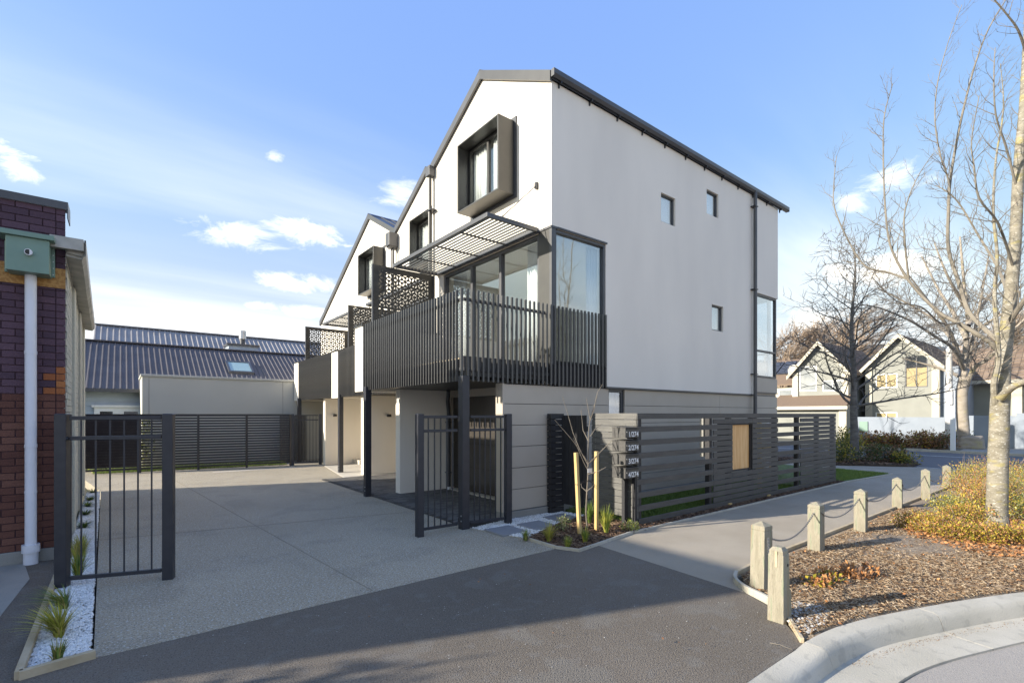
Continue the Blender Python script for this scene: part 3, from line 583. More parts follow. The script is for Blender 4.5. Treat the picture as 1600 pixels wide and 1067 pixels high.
# --- gabled front walls with window openings
for i, u in enumerate(UN):
    holes = []
    wy0, wy1 = 7.80+u['dy'], 9.17+u['dy']
    if i == 2: wy0, wy1 = 16.55, 17.85
    u['wy'] = (wy0, wy1)
    holes.append((wy0,wy1,6.28,7.60))
    sy0, sy1 = (6.65,10.54) if i == 0 else (u['y0']+.35, u['y0']+3.85)
    u['sl'] = (sy0, sy1); holes.append((sy0,sy1,2.72,5.22))
    prof = [(u['y0'],7.92),(u['yr'],9.13),(u['y1'],7.92 if i < 2 else 5.97)]
    mb = MB(); wall_cells(mb, u['y0']+(.201 if i == 0 else .002), u['y1'], prof, 2.36, holes, lambda a,v,X=u['xf']: ((X,a,v),(X+.2,a,v)))
    if i == 0:  # front edge strip of the side wall already closes the corner
        wall_cells(mb, u['y0']-.0, u['y0']+.199, [(6.65,7.92),(6.85,8.03)], 5.23, [], lambda a,v: ((6.176,a,v),(6.18,a,v)))
    mb.build('gable_wall', 'render', H)
MB().box(6.38,7.27,11.0,11.10,2.4,7.85).build('party_wall', 'render', H)
# --- box windows
for i, u in enumerate(UN):
    X = u['xf']; a, b = u['wy']; z0, z1 = 6.28, 7.60; t = .032; o = .13; xb = X-.42
    mb = MB(); A, B, Z0, Z1 = a-.07, b+.07, z0-.08, z1+.08
    mb.box(xb,X+.12,A,A+t,Z0,Z1); mb.box(xb,X+.12,B-t,B,Z0,Z1); mb.box(xb,X+.12,A+t,B-t,Z1-t,Z1); mb.box(xb,X+.12,A+t,B-t,Z0,Z0+t)
    bxp = mb.build('window_box', 'trim_light', H, bevel=.004)
    fl = MB(); fl.box(X-.03,X-.004,A-.07,A-.001,Z0-.07,Z1+.07); fl.box(X-.03,X-.004,B+.001,B+.07,Z0-.07,Z1+.07); fl.box(X-.03,X-.004,A,B,Z1+.001,Z1+.07); fl.box(X-.03,X-.004,A,B,Z0-.07,Z0-.001)
    fl.build('flashing', 'trim', bxp)
    window(H, 'X', a-.02, b+.02, z0-.03, z1+.03, X-.14, mull=((a+b)/2,), fw=.055, dep=.07, m='trim_light', glass='glass_low')
    rm = MB(); room(rm, X+.2, X+3.2, a-.6, b+.6, 5.6, 7.7, skip=('x0',)); rm.build('bedroom_interior', 'interior', H)
    curtain(H, 'X', a+.03, a+.60, X-.03, z0, z1, 6, .018); curtain(H, 'X', b-.62, b-.03, X-.03, z0, z1, 6, .018)
# --- sliding doors, corner window
for i, u in enumerate(UN):
    X = u['xf']; a, b = u['sl']
    if i == 0:
        a = 7.0
        MB().box(X-.012,X+.12,6.70,7.0,2.72,5.22).build('corner_panel', 'trim_light', H)
        MB().box(X-.014,X+.10,SY-.012,6.70,2.72,5.228).build('corner_post', 'trim', H, bevel=.003)
        MB().box(X-.03,X+.14,6.63,b+.04,5.222,5.262).build('head_flashing', 'trim', H)
        MB().box(X+.14,7.69,SY-.03,SY-.002,5.232,5.262).build('head_flashing', 'trim', H)
    m1 = a+(b-a)*.355; m2 = a+(b-a)*.66
    window(H, 'X', a, b, 2.74, 5.21, X+.02, mull=(m1,m2), fw=.07, dep=.10, name='sliding_door')
    wd = MB(); room(wd, X+.21, X+5.2, (6.86 if i == 0 else u['y0']+.1), (10.95 if i == 0 else u['y0']+4.2), 2.74, 5.20, skip=('x0','y0') if i == 0 else ('x0',))
    if i == 0: wd.box(7.69,X+5.2,6.856,6.86,2.74,5.2)
    wd.build('living_room_interior', 'interior', H)
    curtain(H, 'X', a+.04, a+.62, X+.27, 2.76, 5.18, 8); curtain(H, 'X', b-.6, b-.08, X+.27, 2.76, 5.18, 6)
window(H, 'Y', 6.26, 7.66, 2.74, 5.22, SY+.01, fw=.05, dep=.1, glass='glass_side', name='corner_window')
curtain(H, 'Y', 7.35, 7.66, SY+.22, 2.76, 5.18, 4)
# sofa-height furniture hint seen through the corner window is left to the reflection
for (a, b, z0, z1) in ((9.54,10.10,6.16,6.81),(11.45,12.01,6.82,7.43),(11.69,12.25,3.93,4.58)):
    window(H, 'Y', a, b, z0, z1, SY+.045, fw=.035, dep=.06, glass='glass_side')
    rm = MB(); room(rm, a-.3, b+.5, SY+.21, SY+1.6, z0-.6, min(z1+.3,7.7), skip=('y0',)); rm.build('stair_interior', 'interior', H)
    MB().box(a+.18,b-.05,SY+.16,SY+.165,z0+.02,z1-.02).build('blind', 'greyshade', H)
window(H, 'Y', 13.96, XE-.03, 2.86, 5.235, SY+.03, trans=(3.62,), fw=.05, dep=.08, glass='glass_side', name='corner_window')
window(H, 'X', SY+.21, 8.19, 2.88, 5.23, XE-.12, trans=(3.62,), fw=.05, dep=.08, glass='glass_side', name='corner_window')
rm = MB(); room(rm, 12.6, XE-.22, SY+.22, 10.5, 2.8, 5.25, skip=('y0','x1')); rm.build('rear_room_interior', 'interior', H)
# --- ground floor: taupe cladding panels with recessed joints
MB().box(5.10,XE-.03,SY+.045,SY+.2,.0,2.355).build('ground_floor_wall', 'trim', H) if False else None
gw = MB(); wall_cells(gw, 5.10, XE-.02, [(5.1,2.32),(XE,2.32)], .0, [(7.80,8.27,1.1,2.29)], lambda u,v: ((u,SY+.05,v),(u,SY+.2,v)))
gw.box(6.4,XE-.02,SY+.05,SY+.2,2.32,2.36); gw.build('ground_floor_wall', 'trim', H)
rows = [.135,.50,.87,1.24,1.61,1.98,2.318]
cols = [(5.085,7.78),(8.29,12.1),(12.1,XE)]
for r0, r1 in zip(rows, rows[1:]):
    for ci, (c0, c1) in enumerate(cols):
        MB().box(c0+.004,c1-.004,SY+.02,SY+.052,r0+.005,r1-.005).build('cladding_panel', 'panel', H, bevel=.002)
for z0, z1 in ((2.435,2.84),): MB().box(13.97,XE+.002,SY+.02,SY+.052,z0,z1).build('cladding_panel', 'panel', H, bevel=.002)
MB().box(13.97,XE-.01,SY+.055,SY+.2,2.36,2.86).build('sill_wall', 'panel', H)
MB().box(5.05,XE,SY-.02,SY+.2,-.1,.128).build('foundation', 'concrete_grey', H)
MB().box(5.06,5.10,SY+.015,SY+.215,.0,2.33).build('wall_end', 'panel', H, bevel=.003)
MB().box(5.10,6.3,SY+.2,SY+.23,.0,2.33).build('wall_lining', 'panel', H)
window(H, 'Y', 7.80, 8.27, 1.1, 2.285, SY+.06, fw=.035, dep=.06, glass='glass_side')
MB().box(7.8,8.3,SY+.3,SY+.31,1.0,2.3).build('blind', 'greyshade', H)
# --- garage front: sectional door, jambs, header
GX = 6.20
dr = MB().box(GX+.06,GX+.10,6.95,10.2,.05,2.2).build('garage_door', 'door', H)
for k in range(4):
    z0 = .06+k*.535; MB().box(GX+.03,GX+.062,6.96,10.17,z0+.004,z0+.531).build('door_section', 'door', dr, bevel=.004)
MB().box(GX,GX+.2,6.87,10.28,2.2,2.37).build('door_header', 'panel', H)
MB().box(GX-.02,GX+.2,10.19,10.275,0,2.2).build('door_jamb', 'panel', H); MB().box(GX-.02,GX+.2,6.87,6.94,0,2.2).build('door_jamb', 'panel', H)
MB().box(GX-.10,GX+.1,6.9,10.2,-.05,.03).build('door_threshold', 'concrete_pale', H)
# piers and entry walls
MB().box(4.90,7.2,10.28,10.50,0,2.36).build('pier', 'render', H, bevel=.004)
MB().box(5.58,9.0,14.12,14.34,0,2.36).build('entry_wall', 'render', H, bevel=.004)
MB().box(5.62,7.15,17.78,18.0,0,2.36).build('entry_wall', 'render', H, bevel=.004)
MB().box(7.15,9.5,17.80,18.0,2.12,2.36).build('entry_wall', 'render', H)
ed = MB().box(7.16,8.3,17.86,17.92,.18,2.1).build('entry_door', 'black', H, bevel=.004)
MB().box(8.3,9.5,17.80,18.0,0,2.12).build('entry_wall', 'render', H)
MB().box(8.2,8.4,10.5,17.8,0,2.36).build('recess_wall', 'render', H)
MB().box(6.9,8.3,10.51,10.7,0,2.36).build('recess_wall', 'panel', H)
MB().box(6.6,8.0,17.1,17.78,.0,.16).build('entry_step', 'concrete_pale', H, bevel=.01)
for (x, y) in ((6.35,14.10),(5.95,17.76)):
    l = MB().box(x-.05,x+.05,y-.09,y+.02,1.72,1.80).build('wall_light', 'black', H, bevel=.003)
dp = MB(); dp.tube([(6.12,10.20,.06),(6.12,10.20,1.85),(6.05,10.12,2.1),(5.85,9.75,2.34)], .045, 12); dpo = dp.build('downpipe', 'trim', H)
cl = MB(); cl.box(6.06,6.18,10.14,10.27,.40,.42); cl.box(6.06,6.18,10.14,10.27,1.6,1.62); cl.build('pipe_clip', 'trim', dpo)
MB().cyl((6.12,10.2), .06, 0, .07).build('pipe_collar', 'whitepaint', dpo)
MB().box(4.40,7.3,6.87,10.68,2.362,2.38).build('soffit', 'trim_light', H)
MB().box(5.40,7.6,11.12,20.3,2.362,2.38).build('soffit', 'trim_light', H)
# --- columns
def column(x, y, lab=None):
    c = MB().box(x-.065,x+.065,y-.065,y+.065,-.02,2.40).build('column', 'gate', H, bevel=.004)
    b = MB()
    for z in (.13,.21): b.tube([(x-.064,y-.03,z),(x-.075,y-.03,z)], .012, 8)
    b.build('bolt', 'steel', c)
column(4.215,10.46); column(4.215,6.56); column(5.27,15.2); column(5.22,19.55)
# --- balconies
FH = 1.47
def fin_mesh(w, d): return MB().box(-w/2,w/2,-d/2,d/2,0,FH).mesh('fin', 'fin')
FIN_F = fin_mesh(.036,.028); FIN_S = fin_mesh(.034,.03)
for i, u in enumerate(UN):
    X = u['xb']; r = MB()
    for z in (2.50,3.62): r.box(X+.03,X+.06,u['ys'],u['ye'],z,z+.05)
    if i == 0:
        for z in (2.50,3.62): r.box(X+.06,7.66,6.67,6.70,z,z+.05) if z < 3 else r.box(X+.06,6.1,6.67,6.70,z,z+.05)
    rail = r.build('balcony_railing', 'trim', H)
    n = int(round((u['ye']-u['ys'])/.0985))
    for k in range(n+1):
        inst('fin', FIN_F, rail, (X, u['ys']+(u['ye']-u['ys'])*k/n-(.05 if i == 0 and k == 0 else 0), 2.33))
    if i == 0:
        for k in range(1, 35): inst('fin', FIN_S, rail, (X+k*.1005, 6.63, 2.33))
    yb0, yb1 = (6.74,10.7) if i == 0 else (u['y0']+.1, u['bl'][0])
    MB().box(X+.08,u['xf'],yb0,yb1,2.42,2.70).build('balcony_slab', 'black', H)
    dk = MB()
    for k in range(int((u['xf']-X-.1)/.14)): dk.box(X+.1+k*.14,X+.1+k*.14+.134,yb0,yb1,2.702,2.725)
    dk.build('balcony_deck', 'timber_edge', H, kind='stuff')
    b0, b1 = u['bl']
    bw = MB().box(X-.03,u['xf'],b0,b1,2.31,3.76).build('balcony_end_wall', 'render', H, bevel=.003)
    MB().box(X-.045,u['xf'],b0-.015,b1+.015,3.762,3.80).build('cap', 'trim_light', bw)
# black fascia of the floor where the side fins cross the corner window
MB().box(4.31,7.66,6.705,6.735,2.42,2.74).build('floor_fascia', 'black', H)
MB().box(6.15,7.67,SY-.005,SY+.1,2.36,2.72).build('floor_fascia', 'black', H)
mb = MB()
for k in range(9): mb.box(4.4+k*.19,4.4+k*.19+.1,6.8,10.6,2.385,2.415)
mb.build('soffit_battens', 'black', H, kind='stuff')
# --- perforated screens: a triangle lattice with a slit across every edge
def screen(x0, x1, Y, z0, z1, side=.165):
    mb = MB(); h = side*math.sqrt(3)/2; m = .05
    rows_ = int((z1-z0-2*m)/h); colsn = int((x1-x0-2*m)/side)
    H0 = z0+m; W0 = x0+m
    def notch(A, B, C):
        # triangle with a lens cut at the middle of each edge (towards the centre)
        c = (A+B+C)/3; out = []
        for P, Q in ((A,B),(B,C),(C,A)):
            mid = (P+Q)/2; inn = mid+(c-mid).normalized()*side*.10
            a = P.lerp(Q,.20); b = P.lerp(Q,.80)
            out += [P, a, inn+(a-mid)*.55, inn+(b-mid)*.55, b]
        return out
    def vec(x, z): return Vector((x, Y, z))
    for r in range(rows_):
        off = 0 if r % 2 == 0 else side/2
        for k in range(-1, colsn+1):
            xa = W0+k*side+off
            for tri in (((0,0),(1,0),(.5,1)), ((1,0),(1.5,1),(.5,1))):
                P = [vec(xa+a*side, H0+(r+b)*h) if r % 2 == 0 else vec(xa+a*side-(side if False else 0), H0+(r+b)*h) for a, b in tri]
                if min(p.x for p in P) < x0+m-1e-4 or max(p.x for p in P) > x1-m+1e-4: 
                    if max(p.x for p in P) > x1-.01 or min(p.x for p in P) < x0+.01: continue
                    mb.add(P, [(0,1,2)]); continue
                pts = notch(*P); mb.add(pts, [tuple(range(15))])
    # solid margins
    for q in ((x0,x0+m+side*.5,z0,z1),(x1-m-side*.5,x1,z0,z1),(x0+m+side*.5,x1-m-side*.5,z0,H0+.002),(x0+m+side*.5,x1-m-side*.5,H0+rows_*h-.002,z1)):
        dy = .0012
        mb.add([(q[0],Y+dy,q[2]),(q[1],Y+dy,q[2]),(q[1],Y+dy,q[3]),(q[0],Y+dy,q[3])], [(0,1,2,3)])
    o = mb.build('privacy_screen', 'screen', H); s = o.modifiers.new('solid','SOLIDIFY'); s.thickness = .004; s.offset = 0
    fr = MB(); fr.box(x0-.03,x0,Y-.025,Y+.025,z0,z1); fr.box(x1,x1+.03,Y-.025,Y+.025,z0,z1); fr.build('screen_post', 'trim', o)
    return o
M['screen'] = mat('bronze_grey_perforated_metal', (.06,.056,.048), (.075,.07,.06), .45, 3, metal=.3)
screen(4.48,6.02,10.78,2.75,5.22); screen(5.66,7.2,15.55,2.75,5.28); screen(5.58,7.2,19.95,2.75,5.2)
# --- sunshades over the balconies
for i, u in enumerate(UN):
    X = u['xf']; xo = X-1.19; ya = 7.02+(0 if i == 0 else u['dy']-.1); yb = 10.85+(0 if i == 0 else u['dy']-.1); z0, z1 = 5.25, 5.33
    f = MB(); f.box(xo,xo+.05,ya,yb,z0,z1); f.box(xo+.05,X-.01,ya,ya+.05,z0,z1); f.box(xo+.05,X-.01,yb-.05,yb,z0,z1); f.box(X-.05,X-.005,ya+.05,yb-.05,z0,z1)
    sh = f.build('sunshade', 'trim', H, bevel=.003)
    sm = MB().box(-.010,.010,0,yb-ya-.1,-.014,.014).mesh('louvre', 'trim_light')
    for k in range(11): inst('louvre', sm, sh, (xo+.13+k*.0915, ya+.05, 5.295))
    for t in (.25,.5,.75): MB().box(xo+.05,X-.05,ya+(yb-ya)*t-.014,ya+(yb-ya)*t+.014,5.245,5.268).build('cross_bar', 'trim', sh)
    r = MB().tube([(X-.03,ya+.03,6.13),(xo+.36,ya+.03,5.345)], .009, 6); r.build('stay_rod', 'fin', sh)
    MB().box(X-.05,X-.002,ya,ya+.06,6.07,6.19).build('bracket', 'black', sh)
    nb = MB()
    for (a, b) in ((xo+.36,ya+.025),(xo+.02,(ya+yb)/2+.3)): nb.cyl((a,b), .018, 5.33, 5.37, 8)
    nb.build('bolt', 'black', sh)
# --- roofs
def roof_slope(ya, za, yb, zb, x0, x1, name='roof_slope'):
    th = .125; o = [(x0,ya,za+.02),(x1,ya,za+.02),(x1,yb,zb+.02),(x0,yb,zb+.02)]
    r = MB().hexa(o, [(x,y,z+th) for x, y, z in o]).build(name, 'roof', H)
    rib = MB(); L = x1-x0; n = int(L/.42)
    for k in range(1, n+1):
        x = x0+L*k/(n+1); rib.hexa([(x-.012,ya,za+th+.018),(x+.012,ya,za+th+.018),(x+.012,yb,zb+th+.018),(x-.012,yb,zb+th+.018)], [(x-.010,ya,za+th+.06),(x+.010,ya,za+th+.06),(x+.010,yb,zb+th+.06),(x-.010,yb,zb+th+.06)])
    rib.build('standing_seam', 'roof', r, kind='stuff')
    return r
RX1 = XE+.12
for i, u in enumerate(UN):
    x0 = u['xf']-.03; za = 7.92
    roof_slope(u['y0']-(.05 if i == 0 else 0), za-(.027 if i == 0 else 0), u['yr'], 9.13, x0, RX1)
    roof_slope(u['yr']+.001, 9.13, u['y1']+(.1 if i == 2 else -.002), 7.92 if i < 2 else 5.92, x0, RX1)
    # barge flashing down both edges of the gable
    for (ya, za_, yb, zb) in ((u['y0']-(.04 if i == 0 else 0), 7.92-(.022 if i == 0 else 0), u['yr'], 9.13), (u['yr'], 9.13, u['y1'], 7.92 if i < 2 else 5.97)):
        a0 = [(x0-.05,ya,za_-.03),(x0-.002,ya,za_-.03),(x0-.002,yb,zb-.03),(x0-.05,yb,zb-.03)]
        MB().hexa(a0, [(x,y,z+.195) for x, y, z in a0]).build('barge_flashing', 'fin' if yb == u['yr'] else 'trim', H)
    MB().prism([(u['yr']-.16,9.205),(u['yr'],9.29),(u['yr']+.16,9.205),(u['yr'],9.31)], 'X', x0-.05, RX1).build('ridge_cap', 'roof', H)
# eave gutter with brackets
gx0, gx1 = 6.13, 15.88
gp_ = [(SY-.02,7.95),(SY-.02,8.04),(SY-.03,8.04),(SY-.03,7.98),(SY-.08,7.965),(SY-.115,7.99),(SY-.12,8.07),(SY-.13,8.07),(SY-.13,7.985),(SY-.09,7.935)]
gu = MB().prism(gp_, 'X', gx0, gx1).build('gutter', 'trim', H)
MB().box(gx0-.01,gx0,SY-.13,SY-.02,7.94,8.07).build('stop_end', 'trim', gu); MB().box(gx1,gx1+.01,SY-.13,SY-.02,7.94,8.07).build('stop_end', 'trim', gu)
for k in range(12):
    x = 6.35+k*.83; b = MB(); b.box(x-.012,x+.012,SY-.09,SY-.001,7.90,7.975); b.box(x-.012,x+.012,SY-.03,SY-.001,7.84,7.90); b.build('gutter_bracket', 'black', gu)
    j = MB().box(x-.02,x+.02,SY-.172,SY-.015,7.95,7.957); 
d = MB().tube([(13.80,SY-.09,-.02),(13.80,SY-.09,7.97)], .048, 14).build('downpipe', 'trim', H)
for z in (1.0,2.9,5.25,7.55): MB().box(13.70,13.86,SY-.145,SY-.001,z,z+.025).build('pipe_clip', 'black', d)
d = MB().tube([(6.08,11.04,2.7),(6.08,11.04,7.75)], .045, 12).build('downpipe', 'trim_light', H)
MB().box(6.0,6.16,10.93,11.13,7.78,8.02).build('rainhead', 'trim', d, bevel=.004)
c = MB(); c.box(6.02,6.17,10.86,11.1,6.9,6.925); c.build('pipe_clip', 'black', d)
rh = MB().box(6.93,7.262,15.36,15.66,7.42,7.86).build('rainhead', 'trim', H, bevel=.006)
MB().prism([(15.4,7.42),(15.46,7.34),(15.58,7.34),(15.64,7.42)], 'X', 6.98, 7.24).build('outlet', 'trim', rh)
d = MB().tube([(7.12,15.44,2.6),(7.12,15.44,7.36)], .035, 10).build('downpipe', 'trim_light', H)
d = MB().tube([(7.12,15.56,2.6),(7.12,15.56,7.36)], .028, 10).build('downpipe', 'trim_light', H)

# ================================================================ GATES BESIDE THE HOUSE
def gate(name, A, B, label, bars, z_top=1.79, posts=(True,True), curve=None, mid=1.55, group=None, pw=.1):
    A = Vector((*A,0)); B = Vector((*B,0)); t = thing(name, label, 'gate', ((A.x+B.x)/2,(A.y+B.y)/2,0), group)
    d = (B-A).normalized()
    def post(P):
        n = Vector((-d.y,d.x,0)); k = [P+d*pw/2*a+n*pw/2*b for a, b in ((-1,-1),(1,-1),(1,1),(-1,1))]
        p = MB().hexa([(v.x,v.y,-.05) for v in k], [(v.x,v.y,z_top+.01) for v in k]).build('post', 'gate', t, bevel=.004)
        MB().hexa([(v.x,v.y,z_top+.0102) for v in k], [(P.x+(v.x-P.x)*.8,P.y+(v.y-P.y)*.8,z_top+.016) for v in k]).build('cap', 'gate', p)
    if posts[0]: post(A)
    if posts[1]: post(B)
    a = A+d*.065; b = B-d*.065
    for z in (z_top-.03, mid, .10): MB().bar((a.x,a.y,z), (b.x,b.y,z), .04).build('rail', 'gate', t, bevel=.003)
    n = bars
    for k in range(n):
        p = a.lerp(b, (k+.75)/(n+.5)); 
        for z0, z1 in ((.121,mid-.021),(mid+.021,z_top-.051)):
            MB().box(p.x-.008,p.x+.008,p.y-.008,p.y+.008,z0,z1).build('bar', 'gate', t)
    hg = MB()
    for z in (.14,1.70): hg.tube([(b.x+d.x*.01,b.y+d.y*.01-.03,z),(b.x+d.x*.01,b.y+d.y*.01-.03,z+.06)], .012, 8)
    hg.build('hinge', 'black', t)
    return t
gl = gate('metal_gate', (-.49,6.88), (.395,6.57), 'black metal pedestrian gate beside the brick building at left', 6)
p = MB().box(-.60,-.50,8.28,8.18,-.05,1.80).build('rear_post', 'gate', gl, bevel=.004)
MB().tube([(-.55,8.2,1.66),(-.56,7.5,1.64),(-.555,7.05,1.60),(-.51,6.86,1.55),(-.44,6.83,1.55)], .018, 8).build('brace', 'gate', gl)
gate('metal_gate', (3.43,6.54), (4.13,6.52), 'black metal gate leaf to the left of the balcony column', 5, posts=(True,False))
gate('metal_gate', (4.225,6.50), (4.97,6.40), 'black metal gate leaf between balcony column and taupe wall', 6, posts=(False,True))
gate('metal_gate', (4.70,18.42), (5.58,18.2), 'small black bar gate at the far end of the driveway', 7, mid=1.6)
# ================================================================ SLATTED FENCE, SIDE GATE, LETTERBOXES
FY = 4.95
F = thing('slatted_fence', 'long charcoal timber slat fence with a plywood-filled opening beside the footpath', 'fence', (10.5, FY, 0))
X0, X1 = 6.50, 14.90
SP = .2125
tops = [1.815-SP*k for k in range(9)]
def fx(x): return onY(x, 700, FY).x
xa, xb, xo0, xo1, xc, xd, xe = fx(1115), fx(1144), fx(1145), fx(1176), fx(1216), fx(1251), X1
frnd = random.Random(3)
def board(x0, x1, z, h=.092, y=FY, th=.022, m='stain'):
    j = frnd.uniform(-.0015,.0015)
    return MB().box(x0,x1,y+j,y+th+j,z-h,z).build('board', m, F, bevel=.002)
# widely spaced boards run in lengths, joined over the posts
for k, z in enumerate(tops):
    segs = [(X0, xa), (xa, xo0), (xo0, xo1), (xo1, xc), (xc, xd), (xd, xe)]
    for (a, b) in segs:
        if (a, b) == (xo0, xo1) and .66 < z-.046 < 1.60: continue
        board(a+.001, b-.001, z)
# infill boards that close the gaps
for k, z in enumerate(tops[:-1]):
    for (a, b) in ((xa, xo0), (xo0, xo1), (xo1, xc), (xd, xe)):
        if (a, b) == (xo0, xo1) and .66 < z-.15 < 1.60: continue
        zz = z-.1065+frnd.uniform(-.002,.002); aa = a
        if (a, b) == (xa, xo0): aa = a
        board(aa+.002, b-.002, zz, .094)
for x in (X0+.06, xa-.06, xo0-.05, xo1+.06, xc-.04, xd-.06, (xd+xe)/2, xe-.06):
    MB().box(x-.045,x+.045,FY+.026,FY+.116,-.05,1.80).build('post', 'stain_blk', F, bevel=.003)
MB().box(xa-.14,xa-.02,FY+.13,FY+.2,1.0,1.78).build('sunlit_post_top', 'concrete_grey', F)  # pale block stands in for the sunlit upper part of the post
pr = MB(); oz0, oz1 = .66, 1.61
pr.box(xo0+.004,xo0+.03,FY+.03,FY+.33,oz0,oz1); pr.box(xo1-.03,xo1-.004,FY+.03,FY+.33,oz0,oz1); pr.box(xo0+.03,xo1-.03,FY+.03,FY+.33,oz0,oz0+.025); pr.box(xo0+.03,xo1-.03,FY+.03,FY+.33,oz1-.025,oz1)
pr.build('opening_lining', 'stain_blk', F)
MB().box(xo0+.032,xo1-.032,FY+.065,FY+.08,oz0+.027,oz1-.027).build('plywood_infill', 'ply', F)
for x in (9.35,11.0): MB().box(x-.05,x+.05,FY-.03,FY+.02,-.05,.06).build('timber_peg', 'timber_new', F)
# end panel facing the driveway, boards close together
EX = 6.50
z = 1.815; k = 0
while z > .12:
    m = 'stain_lt'
    MB().box(EX-.022+frnd.uniform(-.0015,.0015),EX,FY+.004,5.94,z-.099,z).build('board', m, F, bevel=.002)
    z -= .1065; k += 1
MB().box(EX-.03,EX-.001,FY-.003,FY+.003,.02,1.82) 
MB().box(EX+.002,EX+.09,5.84,5.93,-.05,1.8).build('post', 'stain_blk', F)
screws = MB()
zz = 1.79
while zz > .15:
    for y in (5.03,5.85):
        for dz in (-.01,-.05): screws.tube([(EX-.0235,y,zz+dz),(EX-.027,y,zz+dz)], .005, 6)
    zz -= .1065
screws.build('screw', 'steel', F, kind='stuff')
# side gate of upright boards, recessed
SG = thing('side_gate', 'black side gate of upright timber boards between taupe wall and letterbox fence', 'gate', (6.36, 6.27, 0))
y = 5.955
while y < 6.50:
    MB().box(6.35,6.372,y,y+.082,.16,1.78).build('board', 'stain_blk', SG, bevel=.002); y += .0875
MB().box(6.374,6.41,5.96,6.52,1.5,1.59).build('rail', 'stain_blk', SG); MB().box(6.374,6.41,5.96,6.52,.3,.39).build('rail', 'stain_blk', SG)
MB().box(6.30,6.345,6.03,6.05,.98,1.03).build('latch', 'black', SG)
WP = thing('slat_pier', 'narrow black slatted pier against the taupe wall beside the side gate', 'pier', (6.2, 6.58, 0))
z = 1.81
while z > .1:
    MB().box(6.08,6.38,6.535,6.56,z-.092,z).build('slat', 'stain_blk', WP); MB().box(6.06,6.079,6.535,6.64,z-.092,z).build('slat', 'stain_blk', WP); z -= .1065
MB().box(6.10,6.20,6.565,6.645,-.05,1.8).build('post', 'stain_blk', WP)
# letterboxes
NUM = ['1/274','2/274','3/274','4/274']; LBL = ['topmost dark letterbox of the stack of four, numbered 1/274','second letterbox from the top of the stack, numbered 2/274','third letterbox from the top, numbered 3/274','lowest letterbox of the stack of four, numbered 4/274']
def text_mesh(s, size, ext=.001):
    c = bpy.data.curves.new('numerals', 'FONT'); c.body = s; c.size = size; c.extrude = ext; c.align_x = 'LEFT'; c.offset = .0015
    o = bpy.data.objects.new('tmp', c); COL.objects.link(o); dg = bpy.context.evaluated_depsgraph_get(); me = bpy.data.meshes.new_from_object(o.evaluated_get(dg)); bpy.data.objects.remove(o); me.materials.clear(); me.materials.append(M['numeral']); return me
for k in range(4):
    zt = 1.595-.2115*k; zb = zt-.165
    t = thing('letterbox', LBL[k], 'letterbox', (6.31, 5.05, zb), 'letterboxes stacked at the fence corner')
    b = MB().box(6.14,6.47,4.925,5.19,zb,zt-.012).build('box', 'letter', t, bevel=.003)
    lid = MB(); lid.hexa([(6.132,4.917,zt-.01),(6.478,4.917,zt-.01),(6.478,5.196,zt-.01),(6.132,5.196,zt-.01)], [(6.132,4.917,zt),(6.478,4.917,zt),(6.478,5.196,zt+.006),(6.132,5.196,zt+.006)]); lid.build('lid', 'letter', t, bevel=.002)
    MB().box(6.16,6.46,4.9195,4.924,zt-.032,zt-.018).build('mail_slot', 'rubber', t)
    MB().tube([(6.165,4.925,zb+.09),(6.165,4.914,zb+.09)], .009, 10).build('lock', 'steel', t)
    me = text_mesh(NUM[k], .112); n = inst('numerals', me, t, (6.205,4.9205,zb+.018), rot=(math.pi/2,0,0))
MB().box(6.42,6.49,4.96,5.02,.0,.96).build('letterbox_post', 'stain_blk', F, bevel=.003)
MB().box(6.36,6.44,5.12,5.18,.0,.96).build('letterbox_post', 'stain_blk', F, bevel=.003)
# things in the narrow garden behind the fence, seen through the gaps
t = thing('garden_rack', 'timber frame with white items standing behind the gapped part of the fence', 'rack', (12.0, 5.5, .02))
for x in (11.75,12.45): MB().box(x-.035,x+.035,5.45,5.52,.02,1.7).build('leg', 'timber_new', t)
for z in (.5,1.0,1.45): MB().box(11.786,12.414,5.4,5.6,z,z+.03).build('shelf', 'timber_new', t)
for (x, z, w_) in ((11.95,.53,.16),(12.15,1.03,.2),(12.0,1.48,.14)): MB().box(x,x+w_,5.43,5.57,z+.0,z+.13).build('white_item', 'whitepaint', t, bevel=.01)
# ================================================================ GARDEN PLANTS
def tuft(name, c, n, h, spread, m, label, lean=None, seed=0, w=.008, group=None, mats=None):
    rnd = random.Random(seed); mb = MB()
    for i in range(n):
        a = rnd.uniform(0,6.283); L = h*rnd.uniform(.55,1.1); out = spread*rnd.uniform(.2,1.0); r0 = rnd.uniform(0,.03)
        dx, dy = math.cos(a), math.sin(a); bx = c[0]+dx*r0; by = c[1]+dy*r0; pts = []
        for j in range(6):
            t = j/5; o = out*t**1.7; zz = c[2]+L*(t-.28*t*t*(out/spread)*1.3); pts.append(Vector((bx+dx*o+(lean[0]*t*t if lean else 0), by+dy*o+(lean[1]*t*t if lean else 0), zz)))
        vs = []; sx, sy = -dy, dx
        for j, p in enumerate(pts):
            ww = w*(1-(j/5)**1.5)*.5+.0006; vs += [p+Vector((sx*ww,sy*ww,0)), p-Vector((sx*ww,sy*ww,0))]
        mb.add(vs, [(2*j,2*j+1,2*j+3,2*j+2) for j in range(5)], rnd.randrange(len(mats)) if mats else 0)
    return tag(mb.build(name, mats or m), label, 'grass tuft', group)
